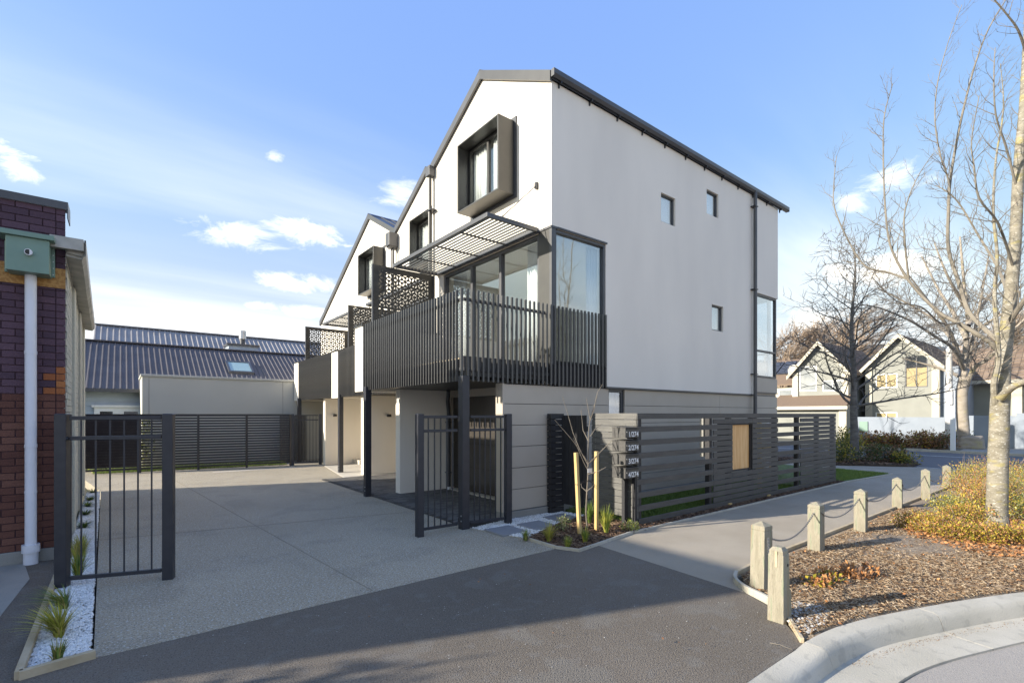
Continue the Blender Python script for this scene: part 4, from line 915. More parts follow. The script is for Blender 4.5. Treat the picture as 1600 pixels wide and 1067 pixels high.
TU = [((858,848),90,.28,.17,['grasslime','grassdry'],'spiky yellow-green tuft, widest one at the asphalt side of the small bed'),
      ((947,836),110,.42,.16,['grasslime','grasslime','grass'],'tall lime green tuft directly right of the right stake'),
      ((914,850),80,.22,.09,['grass','grasslime'],'small green tuft at the foot of the left stake'),
      ((887,858),60,.17,.08,['grasslime','grass'],'low tuft nearest the point of the small bed'),
      ((821,845),50,.16,.09,['grass','grassdry'],'small tuft at the left corner of the small bed by the stepping stones'),
      ((921,820),70,.38,.12,['grass'],'dark green tuft behind the sapling stem')]
for i, (p, n, h, sp, ms, lb) in enumerate(TU):
    g = G(*p); tuft('grass_tuft', (g.x,g.y,.012), int(n*1.5), h*1.15, sp*1.15, None, lb, seed=20+i, mats=ms, group='grass tufts in the small bed', w=.009)
def shrub(name, c, r, n, mats, label, cat='shrub', l=.03, seed=0, group=None, twigs=0, clump=7, flat=.8, wdt=.55):
    rnd = random.Random(seed); t = thing(name, label, cat, (c[0],c[1],c[2]), group); mb = MB(); rx, ry, rz = r
    cl = []
    for i in range(clump):
        a = rnd.uniform(0,6.283); q = math.sqrt(rnd.random())*.75; cl.append((c[0]+rx*q*math.cos(a), c[1]+ry*q*math.sin(a), c[2]+rz*rnd.uniform(.25,.75)*(1-.4*q), rnd.uniform(.35,.6)))
    for i in range(n):
        k = rnd.choice(cl); v = Vector((rnd.gauss(0,1),rnd.gauss(0,1),rnd.gauss(0,1))).normalized()*(rnd.random()**.4)
        p = Vector((k[0]+v.x*rx*k[3], k[1]+v.y*ry*k[3], max(c[2]+.01, k[2]+v.z*rz*k[3]*flat)))
        d = (v+Vector((rnd.gauss(0,.5),rnd.gauss(0,.5),rnd.gauss(.2,.5)))).normalized(); up = Vector((rnd.gauss(0,1),rnd.gauss(0,1),rnd.gauss(1,1))).normalized()
        mi = rnd.randrange(len(mats)); L = l*rnd.uniform(.6,1.3)
        mb.leaf(p, d, up, L, L*wdt, mi)
    mb.build('foliage', mats, t)
    tw = MB()
    for i in range(twigs or max(8,clump*3)):
        k = rnd.choice(cl); a = rnd.uniform(0,6.28); b = Vector((c[0]+rnd.gauss(0,rx*.25), c[1]+rnd.gauss(0,ry*.25), c[2]-.02)); e = Vector((k[0]+rnd.gauss(0,rx*k[3]*.7), k[1]+rnd.gauss(0,ry*k[3]*.7), k[2]+rz*k[3]*rnd.uniform(.1,1.1)))
        m_ = b.lerp(e,.5)+Vector((rnd.gauss(0,.03),rnd.gauss(0,.03),rnd.uniform(0,.05)))
        tw.tube([b,m_,e], [.004+rx*.004,.003+rx*.002,.0015], 3, False)
    tw.build('twigs', 'twigdry', t); return t
g = G(882,832); shrub('small_shrub', (g.x,g.y,.01), (.15,.15,.26), 420, ['leafgreen','leafvar'], 'small round dark green shrub beside the stepping stones', l=.03, seed=1)
g = G(985,831); shrub('small_shrub', (g.x,g.y,.01), (.13,.13,.2), 420, ['leafvar','leaflime'], 'small round variegated shrub at the foot of the fence corner', l=.028, seed=2)
# stakes and sapling
def stake(px, pt, label):
    a = G(px[0],px[1]); b = atD(pt[0], pt[1], (CC*a.x+SS*a.y)*1.0); t = MB().bar((a.x,a.y,-.05), (b.x,b.y,b.z), .05, .05).build('tree_stake', 'timber_new', bevel=.003)
    tag(t, label, 'stake', 'pair of stakes beside the sapling'); return a, b
s1 = stake((906,837),(900,707),'leaning raw pine stake left of the bare sapling'); s2 = stake((932,830),(932,705),'upright raw pine stake right of the bare sapling')
sb = G(918,829); sdp = CC*sb.x+SS*sb.y
t = thing('sapling', 'thin bare pale sapling tied between two pine stakes', 'young tree', (sb.x,sb.y,0))
def P(x, y, dd=0): return atD(x, y, sdp+dd)
mb = MB(); mb.tube([(sb.x,sb.y,-.03),P(915.5,800),P(917,770),P(919,740),P(919,700),P(920,670),P(923,650)], [.013,.012,.011,.010,.008,.006,.005], 8); mb.build('stem', 'twig', t)
br = [[P(919,727),P(905,700,.03),P(895,675,.06),P(888,650,.08),P(879,620,.1)],[P(919,722),P(895,688,-.1),P(867,656,-.2)],[P(919,735),P(912,722,-.05),P(896,684,-.1)],
      [P(919,725),P(935,709,-.1),P(957,687,-.2)],[P(922,655),P(930,630,.05),P(934,612,.06),P(942,600,.08)],[P(921,660),P(928,640,-.04),P(932,618,-.06)],[P(918,741),P(935,736,-.08),P(948,729,-.12)],[P(916,768),P(925,761,-.05),P(928,757,-.05)],[P(916,767),P(909,761,.05),P(908,756,.05)],
      [P(920,690),P(911,672,.1),P(908,640,.1)],[P(920,685),P(930,670,.1),P(941,662,.15)],[P(922,655),P(918,632,.0),P(916,622,.02)]]
mb = MB(); srnd = random.Random(4)
for b in br:
    mb.tube(b, [.0055*(1-i/len(b))+.0018 for i in range(len(b))], 5)
    for p, q in zip(b, b[1:]):
        for s_ in (.3,.8): 
            c = p.lerp(q, s_); d = Vector((srnd.gauss(0,1),srnd.gauss(0,1),srnd.gauss(.5,1))).normalized(); mb.tube([c, c+d*srnd.uniform(.015,.05)], [.002,.0012], 3)
mb.build('branches', 'twig', t)
MB().box(P(921,735).x-.05,P(921,735).x+.05,P(921,735).y-.012,P(921,735).y-.009,P(921,735).z-.03,P(921,735).z+.035).build('white_tag', 'whitepaint', t)
a = s1[0].lerp(s1[1], .62); b = s2[0].lerp(s2[1], .58); c = P(918,750)
tag(MB().tube([a+Vector((-.03,-.03,0)), c+Vector((0,-.02,0)), b+Vector((.03,-.03,0)), b+Vector((.03,.03,0)), c+Vector((0,.02,0)), a+Vector((-.03,.03,0)), a+Vector((-.03,-.03,0))], .004, 5).build('tree_tie', 'rubber'), 'black tie looped round stakes and sapling stem', 'tie')
# left strip plants
for i, (p, n, h, sp, ms, lb, le) in enumerate([((92,997),130,.30,.24,['grasslime','grasslime','grassdry'],'big yellow-green flax tuft leaning over the timber edging',(-.05,0)),
      ((90,1035),45,.17,.06,['grassdry','grass'],'small upright brownish tuft nearest the corner of the white chippings',None),
      ((100,953),90,.24,.2,['grass','grassdry','grass'],'dark green trailing tuft just in front of the left gate post',(-.1,0)),
      ((122,905),80,.34,.16,['grasslime','grass'],'olive tuft behind the bottom rail of the left gate',None),
      ((122,880),80,.34,.16,['grasslime','grassdry'],'second olive tuft behind the left gate',None),
      ((128,868),70,.30,.14,['grassdry','grasslime'],'straw-tipped tuft behind the left gate bars',None)]):
    g = G(*p); tuft('flax_tuft', (g.x,g.y,.01), int(n*1.5), h*1.08, sp*1.05, None, lb, seed=40+i, mats=ms, lean=le, w=.011, group='tufts in the white stone strip')
for i, p in enumerate([(130,826),(134,806),(137,793),(141,783),(145,771)]):
    g = G(*p); tuft('trailing_tuft', (g.x,g.y,.01), 90, .13, .26, None, ['low trailing green tuft on the chippings, nearest of five','second low trailing tuft along the cream wall','third low trailing tuft along the cream wall','fourth low trailing tuft along the cream wall','farthest low trailing tuft on the chippings'][i], seed=60+i, mats=['grass','leafgreen'], w=.012, group='low tufts along the cream wall')
# lawn blades, behind and beyond the fence
def lawn(name, poly, n, z, h, label, seed):
    rnd = random.Random(seed); mb = MB()
    for x, y in scatter(poly, n, rnd):
        a = rnd.uniform(0,6.28); H_ = h*rnd.uniform(.5,1.2); d = Vector((math.cos(a),math.sin(a),0)); w_ = rnd.uniform(.003,.007); tip = Vector((x,y,z+H_))+d*H_*rnd.uniform(.1,.7)
        mb.add([(x-d.y*w_,y+d.x*w_,z),(x+d.y*w_,y-d.x*w_,z),tip], [(0,1,2)])
    return stuff(mb.build(name, 'grass'), label, 'grass')
lawn('grass_blades', [(6.55,5.08),(6.55,6.6),(13,6.6),(13,5.08)], 26000, .02, .07, 'green lawn in the narrow yard behind the slatted fence', 1)
lawn('grass_blades', [(15.1,4.85),(15.5,6.2),(18.3,6.3),(18.05,4.6)], 16000, .02, .045, 'small triangle of lawn past the end of the slatted fence', 2)
lawn('grass_blades', [(-.7,19.35),(4.6,18.75),(4.6,20.2),(-.7,20.2)], 9000, -.02, .15, 'strip of grass behind the black horizontal fence', 3)
# ================================================================ BOLLARDS AND CHAIN
def bollard(base, hgt, rz, label, w=.15, damage=False, leanv=(0,0), group='timber bollards along the footpath'):
    t = thing('bollard', label, 'bollard', (base[0],base[1],0), group); h = w/2
    lx, ly = leanv
    def ring(z, s, f=0): 
        k = z/hgt; return [(base[0]+(a*math.cos(rz)-b*math.sin(rz))*s+lx*k, base[1]+(a*math.sin(rz)+b*math.cos(rz))*s+ly*k, z) for a, b in ((-h,-h),(h,-h),(h,h),(-h,h))]
    mb = MB(); R = [ring(-.12,1),ring(hgt*.86,.985),ring(hgt*.862,.93),ring(hgt*.875,.93),ring(hgt*.877,.985),ring(hgt-.045,.97)]
    vs = [v for r in R for v in r]; vs.append((base[0]+lx,base[1]+ly,hgt)); n = len(R)
    fs = [(3,2,1,0)]+[(i*4+j,i*4+(j+1)%4,(i+1)*4+(j+1)%4,(i+1)*4+j) for i in range(n-1) for j in range(4)]+[((n-1)*4+j,(n-1)*4+(j+1)%4,n*4) for j in range(4)]
    mb.add(vs, fs); mb.build('post', 'timber', t, bevel=.004)
    return t
BP = [((1189,921),.66,'leaning weathered bollard at the rounded tip of the bed, start of the chain'),((1275,862),.66,'second chained bollard, standing on the near side of the bark mulch'),((1345,832),.64,'third chained bollard along the footpath'),((1402,795),.62,'fourth chained bollard, by the yellow shrubs'),((1446,781),.63,'fifth chained bollard from the near end'),((1479,762),.60,'farthest chained bollard before the road')]
BB = []
HT = [815,783,763,745,732,726]     # seen heights of the tops
for i, (p, h_, lb) in enumerate(BP):
    g = G(*p) if i < 3 else G(*p)
    d = CC*g.x+SS*g.y; h_ = 1.8-(HT[i]-HOR)/FPX*d; BB.append((g, h_))
    bollard((g.x,g.y), h_, .08*i-.1, lb, w=.15, leanv=(.06,.02) if i == 0 else (0,0))
g = G(1217,968); d = CC*g.x+SS*g.y; hb = 1.8-(853-HOR)/FPX*d
tb = thing('bollard', 'broken short bollard with split corner, nearest to the kerb', 'bollard', (g.x,g.y,0), 'timber bollards along the footpath')
mb = MB(); a = .066
def q(z, x0, x1, y0, y1): return [(g.x+x0,g.y+y0,z),(g.x+x1,g.y+y0,z),(g.x+x1,g.y+y1,z),(g.x+x0,g.y+y1,z)]
R = [q(-.1,-a-.01,a+.025,-a-.005,a),q(hb*.40,-a,a+.022,-a,a),q(hb*.43,-a,a-.006,-a,a),q(hb*.9,-a+.004,a-.01,-a+.003,a-.003),q(hb*.905,-a+.010,a-.016,-a+.008,a-.008),q(hb-.03,-a+.008,a-.018,-a+.008,a-.008),q(hb,-a+.03,a-.04,-a+.03,a-.03)]
vs = [v for r in R for v in r]; n = len(R); mb.add(vs, [(3,2,1,0)]+[(i*4+j,i*4+(j+1)%4,(i+1)*4+(j+1)%4,(i+1)*4+j) for i in range(n-1) for j in range(4)]+[tuple(range((n-1)*4,n*4))])
mb.build('post', 'timber', tb, bevel=.006)
hp = MB(); hp.box(g.x-a-.001,g.x-a+.002,g.y-.015,g.y+.006,hb*.74,hb*.95); hp.build('split_wood', 'timber_edge', tb)
MB().tube([(g.x+.02,g.y-a-.003,hb*.76),(g.x+.02,g.y-a+.01,hb*.76)], .012, 10).build('hole', 'rubber', tb)
BROKEN = (g, hb)
link = MB(); seg = [(math.cos(a)*.0095, math.sin(a)*.0165) for a in [i*math.pi/4 for i in range(8)]]
link.tube([(x,0,y) for x, y in seg]+[(seg[0][0],0,seg[0][1])], .0035, 5, False); LINK = link.mesh('chain_link', 'chain')
def chain(A, B, sag, label, n):
    t = thing('chain', label, 'chain', tuple(A.lerp(B,.5)), 'chains slung between the bollards')
    mb = MB(); pts = [A.lerp(B, i/n)+Vector((0,0,-sag*(1-(2*i/n-1)**2))) for i in range(n+1)]
    made = 0; acc = 0
    dist = [0]
    for p, q_ in zip(pts, pts[1:]): dist.append(dist[-1]+(q_-p).length)
    L = dist[-1]; m = int(L/.0262)
    for k in range(m):
        s = (k+.5)*L/m
        j = max(i for i in range(len(dist)) if dist[i] <= s); j = min(j, n-1); f = (s-dist[j])/max(1e-6,dist[j+1]-dist[j]); p = pts[j].lerp(pts[j+1], f); d = (pts[j+1]-pts[j]).normalized()
        qz = d.to_track_quat('Z','Y'); from mathutils import Quaternion
        qz = qz @ Quaternion((0,0,1), (k%2)*math.pi/2+.3)
        o = bpy.data.objects.new('chain_link', LINK); COL.objects.link(o); o.parent = t; o.location = p-Vector(ROOT[t.name]); o.rotation_mode = 'QUATERNION'; o.rotation_quaternion = qz
    return t
CLB = ['short chain hanging between leaning bollard and broken bollard','sagging chain between first and second bollard','sagging chain between second and third bollard','sagging chain between third and fourth bollard','sagging chain between fourth and fifth bollard','sagging chain between fifth and farthest bollard']
hk = [Vector((g.x, g.y-.0, h_*.78)) for g, h_ in BB]
def off(i, s): return hk[i]+Vector((s*.072, 0, 0))
chain(off(0,1)+Vector((.02,.0,0)), off(1,-1), .17, CLB[1], 40)
for i in range(1, 5): chain(off(i,1), off(i+1,-1), .16 if i < 3 else .2, CLB[i+1], 40)
chain(hk[0]+Vector((0,-.07,0)), Vector((BROKEN[0].x-.01, BROKEN[0].y+.06, BROKEN[1]*.62)), .05, CLB[0], 20)
for i, (g, h_) in enumerate(BB):
    z = h_*.78; t = bpy.data.objects['bollard'+('' if i == 0 else '.%03d' % i)]
    mb = MB(); mb.tube([(g.x-.078+(.05 if i == 0 else 0),g.y,z),(g.x+.078+(.05 if i == 0 else 0),g.y,z)], .007, 6)
    if i: mb.tube([(g.x-.075,g.y,z),(g.x-.05,g.y-.075,z+.02),(g.x+.01,g.y-.082,z-.01),(g.x+.06,g.y-.075,z-.04),(g.x+.075,g.y,z)], .006, 6)
    mb.build('staple', 'chain', t)
# ================================================================ BRICK BUILDING AT LEFT
BB_ = thing('brick_building', 'purple and red painted brick shop building with cream side wall at the left edge', 'building', (-4, 11.7, 0))
BY = 8.34
def wx(y): return -.57-.022*(y-8.34)
MB().slab([(-1.9,BY+.012),(-.585,BY+.012),(wx(15.1)-.02,15.1),(-1.9,15.1)], 0, 3.75).build('wall', 'mortar', BB_); MB().box(-14,-1.902,BY+.012,15.1,0,3.0).build('wall', 'mortar', BB_)
MB().box(-1.9,-.585,BY+.012,BY+.25,3.75,4.40).build('parapet', 'mortar', BB_)
MB().slab([(-1.9,BY+.25),(-.62,BY+.25),(wx(15.1)-.05,15.05),(-1.9,15.05)], 3.752, 3.95).build('roof', 'roof', BB_)
MB().box(-14,-.555,BY-.02,BY+.3,-.1,.15).build('foundation', 'concrete_grey', BB_, bevel=.01)
brk = {}
def brickmesh(m): 
    if m not in brk: brk[m] = MB().box(0,.228,0,.03,0,.076).mesh('brick', m)
    return brk[m]
half = {}
brnd = random.Random(8); rest = {}
c = 0; z = .155
def bcol(x, z):
    if 2.00 < z < 2.33 and x > -.86 and brnd.random() < .93: return 'borange'
    if 2.33 <= z < 3.2 and x > -.80 and brnd.random() < .04: return 'borange'
    if z < 2.02: return 'bred'
    return 'bpurple'
singles = []
while z < 4.36:
    if not 3.375 < z < 3.60:
        x = -.66-.228 if c % 2 else -.66-.108
        if c % 2 == 0: singles.append((x, z, .108))
        else: singles.append((x, z, .228))
        x -= .24
        while x > -6.2:
            if x > -1.62: singles.append((x, z, .228))
            elif z < 2.95 or x > -1.9: rest.setdefault(bcol(x,z), MB()).box(x,x+.228,BY+brnd.uniform(-.003,.001),BY+.03,z,z+.076)
            x -= .24
    c += 1; z += .0862
for (x, z, w_) in singles:
    o = inst('brick', brickmesh(bcol(x,z)), BB_, (x, BY+brnd.uniform(-.004,.001), z)); 
    if w_ < .2: o.scale = (w_/.228, 1, 1)
for m, b in rest.items(): b.build('brick_field', m, BB_, kind='stuff')
MB().box(-.652,-.566,BY-.004,BY+.012,.15,3.36).build('corner_strip', 'bpurple', BB_) if False else None
for zz in range(49):
    z0 = .155+zz*.0862
    if z0 > 4.36 or 3.375 < z0 < 3.6: continue
    MB().box(-.650,-.568,BY+brnd.uniform(-.003,.001),BY+.03,z0,z0+.076).build('brick', bcol(-.6,z0), BB_)
MB().box(-1.9,-.566,BY-.012,BY+.012,3.37,3.615).build('painted_band', 'orange_band', BB_)
cp = MB(); cp.box(-1.95,-.54,BY-.03,BY+.32,4.42,4.455); cp.box(-1.95,-.54,BY-.03,BY-.02,4.36,4.42); cp.box(-.55,-.54,BY-.02,BY+.32,4.26,4.42); cp.build('parapet_cap', 'trim', BB_)
MB().box(-1.93,-.56,BY-.018,BY+.012,4.362,4.40).build('cap_batten', 'creamwall', BB_)
# cream painted side wall, brick by brick courses (joined)
mb = MB(); z = .02; c = 0
while z < 3.72:
    y = BY+.26-(.12 if c % 2 else 0)
    while y < 15.05:
        y1 = min(y+.228, 15.1); ya = max(y, BY+.04); 
        if y1 > ya+.02:
            a, b = wx(ya), wx(y1); o = brnd.uniform(0,.004)
            mb.hexa([(a+.004+o,ya,z),(a-.05,ya,z),(b-.05,y1,z),(b+.004+o,y1,z)], [(a+.004+o,ya,z+.078),(a-.05,ya,z+.078),(b-.05,y1,z+.078),(b+.004+o,y1,z+.078)])
        y += .24
    z += .0862; c += 1
mb.build('side_brick_field', 'bwhite', BB_, kind='stuff')
for y in (9.9, 12.2, 14.4): MB().box(wx(y)-.02,wx(y)+.035,y,y+.35,0,3.7).build('pilaster', 'bwhite', BB_)
g_ = MB(); prof = [(0,3.76),(0,3.97),(.012,3.97),(.012,3.80),(.15,3.78),(.175,3.84),(.175,3.99),(.19,3.99),(.19,3.80),(.15,3.74)]
rings = []
for i, y in enumerate((8.22, 9.2, 10.4, 11.6, 12.8, 14, 15.12)):
    x0 = wx(y)+.012; dz = (0,.01,-.03,-.01,-.035,.01,0)[i]; rings.append([(x0+u, y, v+dz) for u, v in prof])
k = len(prof); vs = [v for r in rings for v in r]
g_.add(vs, [(i*k+j,i*k+(j+1)%k,(i+1)*k+(j+1)%k,(i+1)*k+j) for i in range(len(rings)-1) for j in range(k)]); g_.build('gutter', 'gutterold', BB_); MB().prism([(wx(8.22)+.012,3.77),(wx(8.22)+.012,3.97),(wx(8.22)+.2,3.97),(wx(8.22)+.2,3.80),(wx(8.22)+.16,3.745)], 'Y', 8.262, 8.275).build('gutter_end', 'gutterold', BB_)
MB().box(-.70,-.385,8.17,8.26,3.84,3.985).build('gutter_return', 'gutterold', BB_, bevel=.004)
rh = MB(); rh.box(-1.06,-.69,8.06,8.33,3.47,3.87); rh.box(-1.10,-.66,8.30,8.335,3.49,3.86); r_ = rh.build('rainhead', 'greenmetal', BB_, bevel=.004)
MB().box(-1.13,-.645,8.02,8.335,3.872,3.93).build('lid', 'greenmetal', r_, bevel=.004)
MB().tube([(-.87,8.10,3.70),(-.865,8.00,3.69)], .036, 14).build('overflow_spout', 'pvc', r_); MB().tube([(-.8655,8.0,3.6902),(-.865,7.998,3.69)], .029, 14).build('spout_opening', 'rubber', r_)
sc = MB()
for z in (3.52,3.6,3.68,3.76,3.83):
    for x in (-1.08,-.675): sc.tube([(x,8.30,z),(x,8.293,z)], .006, 6)
sc.build('rivet', 'steel', r_, kind='stuff')
dp = MB().tube([(-.87,8.25,.06),(-.87,8.25,3.47)], .054, 16).build('downpipe', 'pvc', BB_)
c = MB(); c.tube([(-.87,8.25,0),(-.87,8.25,.14)], .068, 16); c.tube([(-.87,8.25,.141),(-.87,8.25,.235)], .083, 16); c.build('pipe_socket', 'pvc', dp)
c = MB(); c.tube([(-.87,8.25,1.40),(-.87,8.25,1.44)], .058, 16); c.tube([(-.87,8.25,2.52),(-.87,8.25,2.56)], .058, 16); c.tube([(-.87,8.25,.85),(-.87,8.25,.88)], .057, 16); c.build('pipe_joint', 'pvc', dp)
# gutter fascia, then a wall added out of view for its shadow
fb = MB(); fb.hexa([(wx(8.36)+.002,8.36,3.70),(wx(8.36)+.014,8.36,3.70),(wx(15.08)+.014,15.08,3.70),(wx(15.08)+.002,15.08,3.70)],[(wx(8.36)+.002,8.36,3.98),(wx(8.36)+.014,8.36,3.98),(wx(15.08)+.014,15.08,3.98),(wx(15.08)+.002,15.08,3.98)]); fb.build('fascia', 'gutterold', BB_)
MB().box(-8.6,-8.0,7.13,15.0,0,5.55).build('party_wall', 'bred', BB_)  # made-up wall, sized so its shadow edge falls across the asphalt
# ================================================================ BEYOND THE DRIVEWAY
HF = thing('horizontal_slat_fence', 'black horizontal slat fence across the far end of the driveway', 'fence', (1.9, 18.85, 0))
A = Vector((-.95,19.27,0)); B = Vector((4.62,18.44,0))
n = 20
marks = [A, A.lerp(B,.245), A.lerp(B,.515), A.lerp(B,.76), B]
for k in range(n):
    z = .12+k*.0862
    for p, q in zip(marks, marks[1:]):
        MB().bar((p.x,p.y,z), (q.x,q.y,z), .018, .055).build('slat', 'black', HF)
dB = (B-A).normalized()
for p in marks[1:]: MB().box(p.x-.03,p.x+.03,p.y-.06,p.y+.0,-.05,1.80).build('post', 'black', HF)
MB().bar((A.x,A.y+.0,1.79), (B.x,B.y,1.79), .04, .03).build('top_rail', 'black', HF)
MB().bar((A.x,A.y+.05,.95), (marks[1].x,marks[1].y+.05,.95), .02, 1.45).build('backing_board', 'black', HF)
GWL = thing('garage', 'low cream garage with flat parapet behind the black slat fence', 'garage', (5, 22, 0))
MB().box(.50,9.0,20.45,22.9,-.1,3.06).build('wall', 'creamwall', GWL, bevel=.01)
MB().box(.46,9.0,20.41,22.94,3.062,3.14).build('capping', 'creamwall', GWL, bevel=.008)
for x in (.68,4.85): MB().box(x,x+.012,20.442,20.449,0,3.06).build('joint_strip', 'concrete_grey', GWL)
for (px, nm, lb, s_) in ((160,'bush','green bush showing over the gate by the brick building',5),(208,'bush','yellow-green bush in front of the white window behind the fence',6)):
    p = onY(px, 647, 20.1); shrub(nm, (p.x,20.0,0), (.55,.3,2.1 if px > 200 else 1.95), 900, ['leafgreen','leafvar','leaflime'], lb, l=.07, seed=s_, group='bushes behind the slat fence')
NH = thing('neighbour_house', 'blue-grey weatherboard house with dark corrugated roof, skylight and flue', 'house', (4, 25, 0))
MB().box(-6,9.5,23.35,30,-.1,2.72).build('wall', 'blueweather', NH)
wb = MB()
for k in range(17): wb.prism([(23.345,.02+k*.16),(23.318,.022+k*.16),(23.342,.175+k*.16)], 'X', -2.2, 1.2)
wb.build('weatherboard', 'blueweather', NH, kind='stuff')
def rib_roof(root, x0, x1, ya, za, yb, zb, m, sp=.23, wd=.05, hh=.035, name='roof', yc=None):
    r = MB().hexa([(x0,ya,za-.12),(x1,ya,za-.12),(x1,yb,zb-.12),(x0,yb,zb-.12)], [(x0,ya,za),(x1,ya,za),(x1,yb,zb),(x0,yb,zb)]).build(name, m, root)
    mb = MB(); x = x0+.05
    while x < x1-.06:
        lo = [(x-wd/2,ya,za+.001),(x+wd/2,ya,za+.001),(x+wd/2,yb,zb+.001),(x-wd/2,yb,zb+.001)]; hi = [(x-wd*.28,ya,za+hh),(x+wd*.28,ya,za+hh),(x+wd*.28,yb,zb+hh),(x-wd*.28,yb,zb+hh)]
        mb.hexa(lo, hi); x += sp
    mb.build('rib', m, r, kind='stuff'); return r
RE, RR = (23.0,2.72), (27.0,4.86)
rib_roof(NH, -6, 9.5, *RE, *RR, 'bluegreyroof', sp=.19, wd=.05, hh=.028)
rib_roof(NH, -6, 9.5, RR[0]+4, RE[1], RR[0], RR[1]-.002, 'bluegreyroof', name='rear_roof')
MB().bar((-6,27,4.89), (9.5,27,4.89), .3, .05).build('ridge_cap', 'bluegreyroof', NH)
MB().box(-6,9.5,22.88,22.99,2.60,2.72).build('gutter', 'trim', NH)
def roof_hit(px, py):      # point of the front slope seen at a spot
    s_ = (RR[1]-RE[1])/(RR[0]-RE[0]); t = (px-800)/FPX; k = (HOR-py)/FPX; dy = SS-t*CC
    d = (RE[1]-EYE-s_*RE[0])/(k-s_*dy); return Vector((d*(t*SS+CC), d*dy, EYE+k*d))
a, b = roof_hit(360,584), roof_hit(386,555); s_ = (RR[1]-RE[1])/(RR[0]-RE[0]); x0, x1 = a.x-.05, a.x+.95; ya, yb = a.y, a.y+1.05
def rz(y): return RE[1]+s_*(y-RE[0])
sk = MB()
for (xx0, xx1, y0, y1) in ((x0,x0+.08,ya,yb),(x1-.08,x1,ya,yb),(x0+.08,x1-.08,ya,ya+.08),(x0+.08,x1-.08,yb-.08,yb)):
    sk.hexa([(xx0,y0,rz(y0)+.01),(xx1,y0,rz(y0)+.01),(xx1,y1,rz(y1)+.01),(xx0,y1,rz(y1)+.01)], [(xx0,y0,rz(y0)+.12),(xx1,y0,rz(y0)+.12),(xx1,y1,rz(y1)+.12),(xx0,y1,rz(y1)+.12)])
k_ = sk.build('skylight', 'trim', NH)
M['skyglass'] = mat('skylight_glass', (.30,.42,.40), None, .08, spec=.9)
MB().hexa([(x0+.08,ya+.08,rz(ya+.08)+.06),(x1-.08,ya+.08,rz(ya+.08)+.06),(x1-.08,yb-.08,rz(yb-.08)+.06),(x0+.08,yb-.08,rz(yb-.08)+.06)],[(x0+.08,ya+.08,rz(ya+.08)+.09),(x1-.08,ya+.08,rz(ya+.08)+.09),(x1-.08,yb-.08,rz(yb-.08)+.09),(x0+.08,yb-.08,rz(yb-.08)+.09)]).build('pane', 'skyglass', k_)
p = onY(355, 545, 28); q = onY(400, 545, 28)
ch = MB().box(p.x,q.x,27.6,28.6,4.3,onY(360,541,28).z).build('chimney_box', 'blueweather', NH); MB().box(p.x-.08,q.x+.08,27.52,28.68,onY(360,541,28).z,onY(360,541,28).z+.1).build('cap', 'trim', ch)
f = onY(379, 530, 28.1); fl_ = MB().cyl((f.x,28.1), .12, 4.9, f.z, 12).build('flue', 'trim', ch); MB().cyl((f.x,28.1), .17, f.z, f.z+.42, 12).build('cowl', 'steel', fl_)
for (a, b) in ((147,185),(185,224)):
    p = onY(a, 640, 23.3); q = onY(b, 640, 23.3); fr = MB()
    fr.box(p.x,p.x+.16,23.22,23.31,.6,2.05); fr.box(q.x-.16,q.x,23.22,23.31,.6,2.05); fr.box(p.x+.16,q.x-.16,23.22,23.31,1.9,2.05); fr.box(p.x+.16,q.x-.16,23.22,23.31,.6,.72)
    w_ = fr.build('window', 'whitepaint', NH); MB().box(p.x+.161,q.x-.161,23.27,23.28,.721,1.899).build('pane', 'darkglass', w_)
MB().box(onY(143,640,23.2).x,onY(226,640,23.2).x,23.17,23.31,2.052,2.13).build('window_head', 'whitepaint', NH)
BH = thing('large_shed_roof_building', 'long building with silver corrugated roof rising behind the blue-grey house', 'building', (8, 33, 0))
xl = onY(148,506,33).x
MB().box(xl+.2,22,30.5,36,-.1,4.4).build('wall', 'blueweather', BH)
rib_roof(BH, xl, 22, 29.2, 4.1, 33, onY(148,507,33).z, 'silverroof', sp=.24, wd=.07, hh=.035)
rib_roof(BH, xl, 22, 36.8, 4.1, 33.002, onY(148,507,33).z-.002, 'silverroof', name='rear_roof')
MB().bar((xl,33,onY(148,507,33).z+.03), (22,33,onY(148,507,33).z+.03), .3, .06).build('ridge_cap', 'silverroof', BH)
# bits at the far corner: paling fence piece
PF = thing('paling_fence', 'short weathered paling fence behind the far gate', 'fence', (5.2, 20.2, 0))
for k in range(9): MB().box(4.62+k*.105,4.62+k*.105+.098,19.9,19.92,0,1.75).build('paling', 'stain_lt', PF)
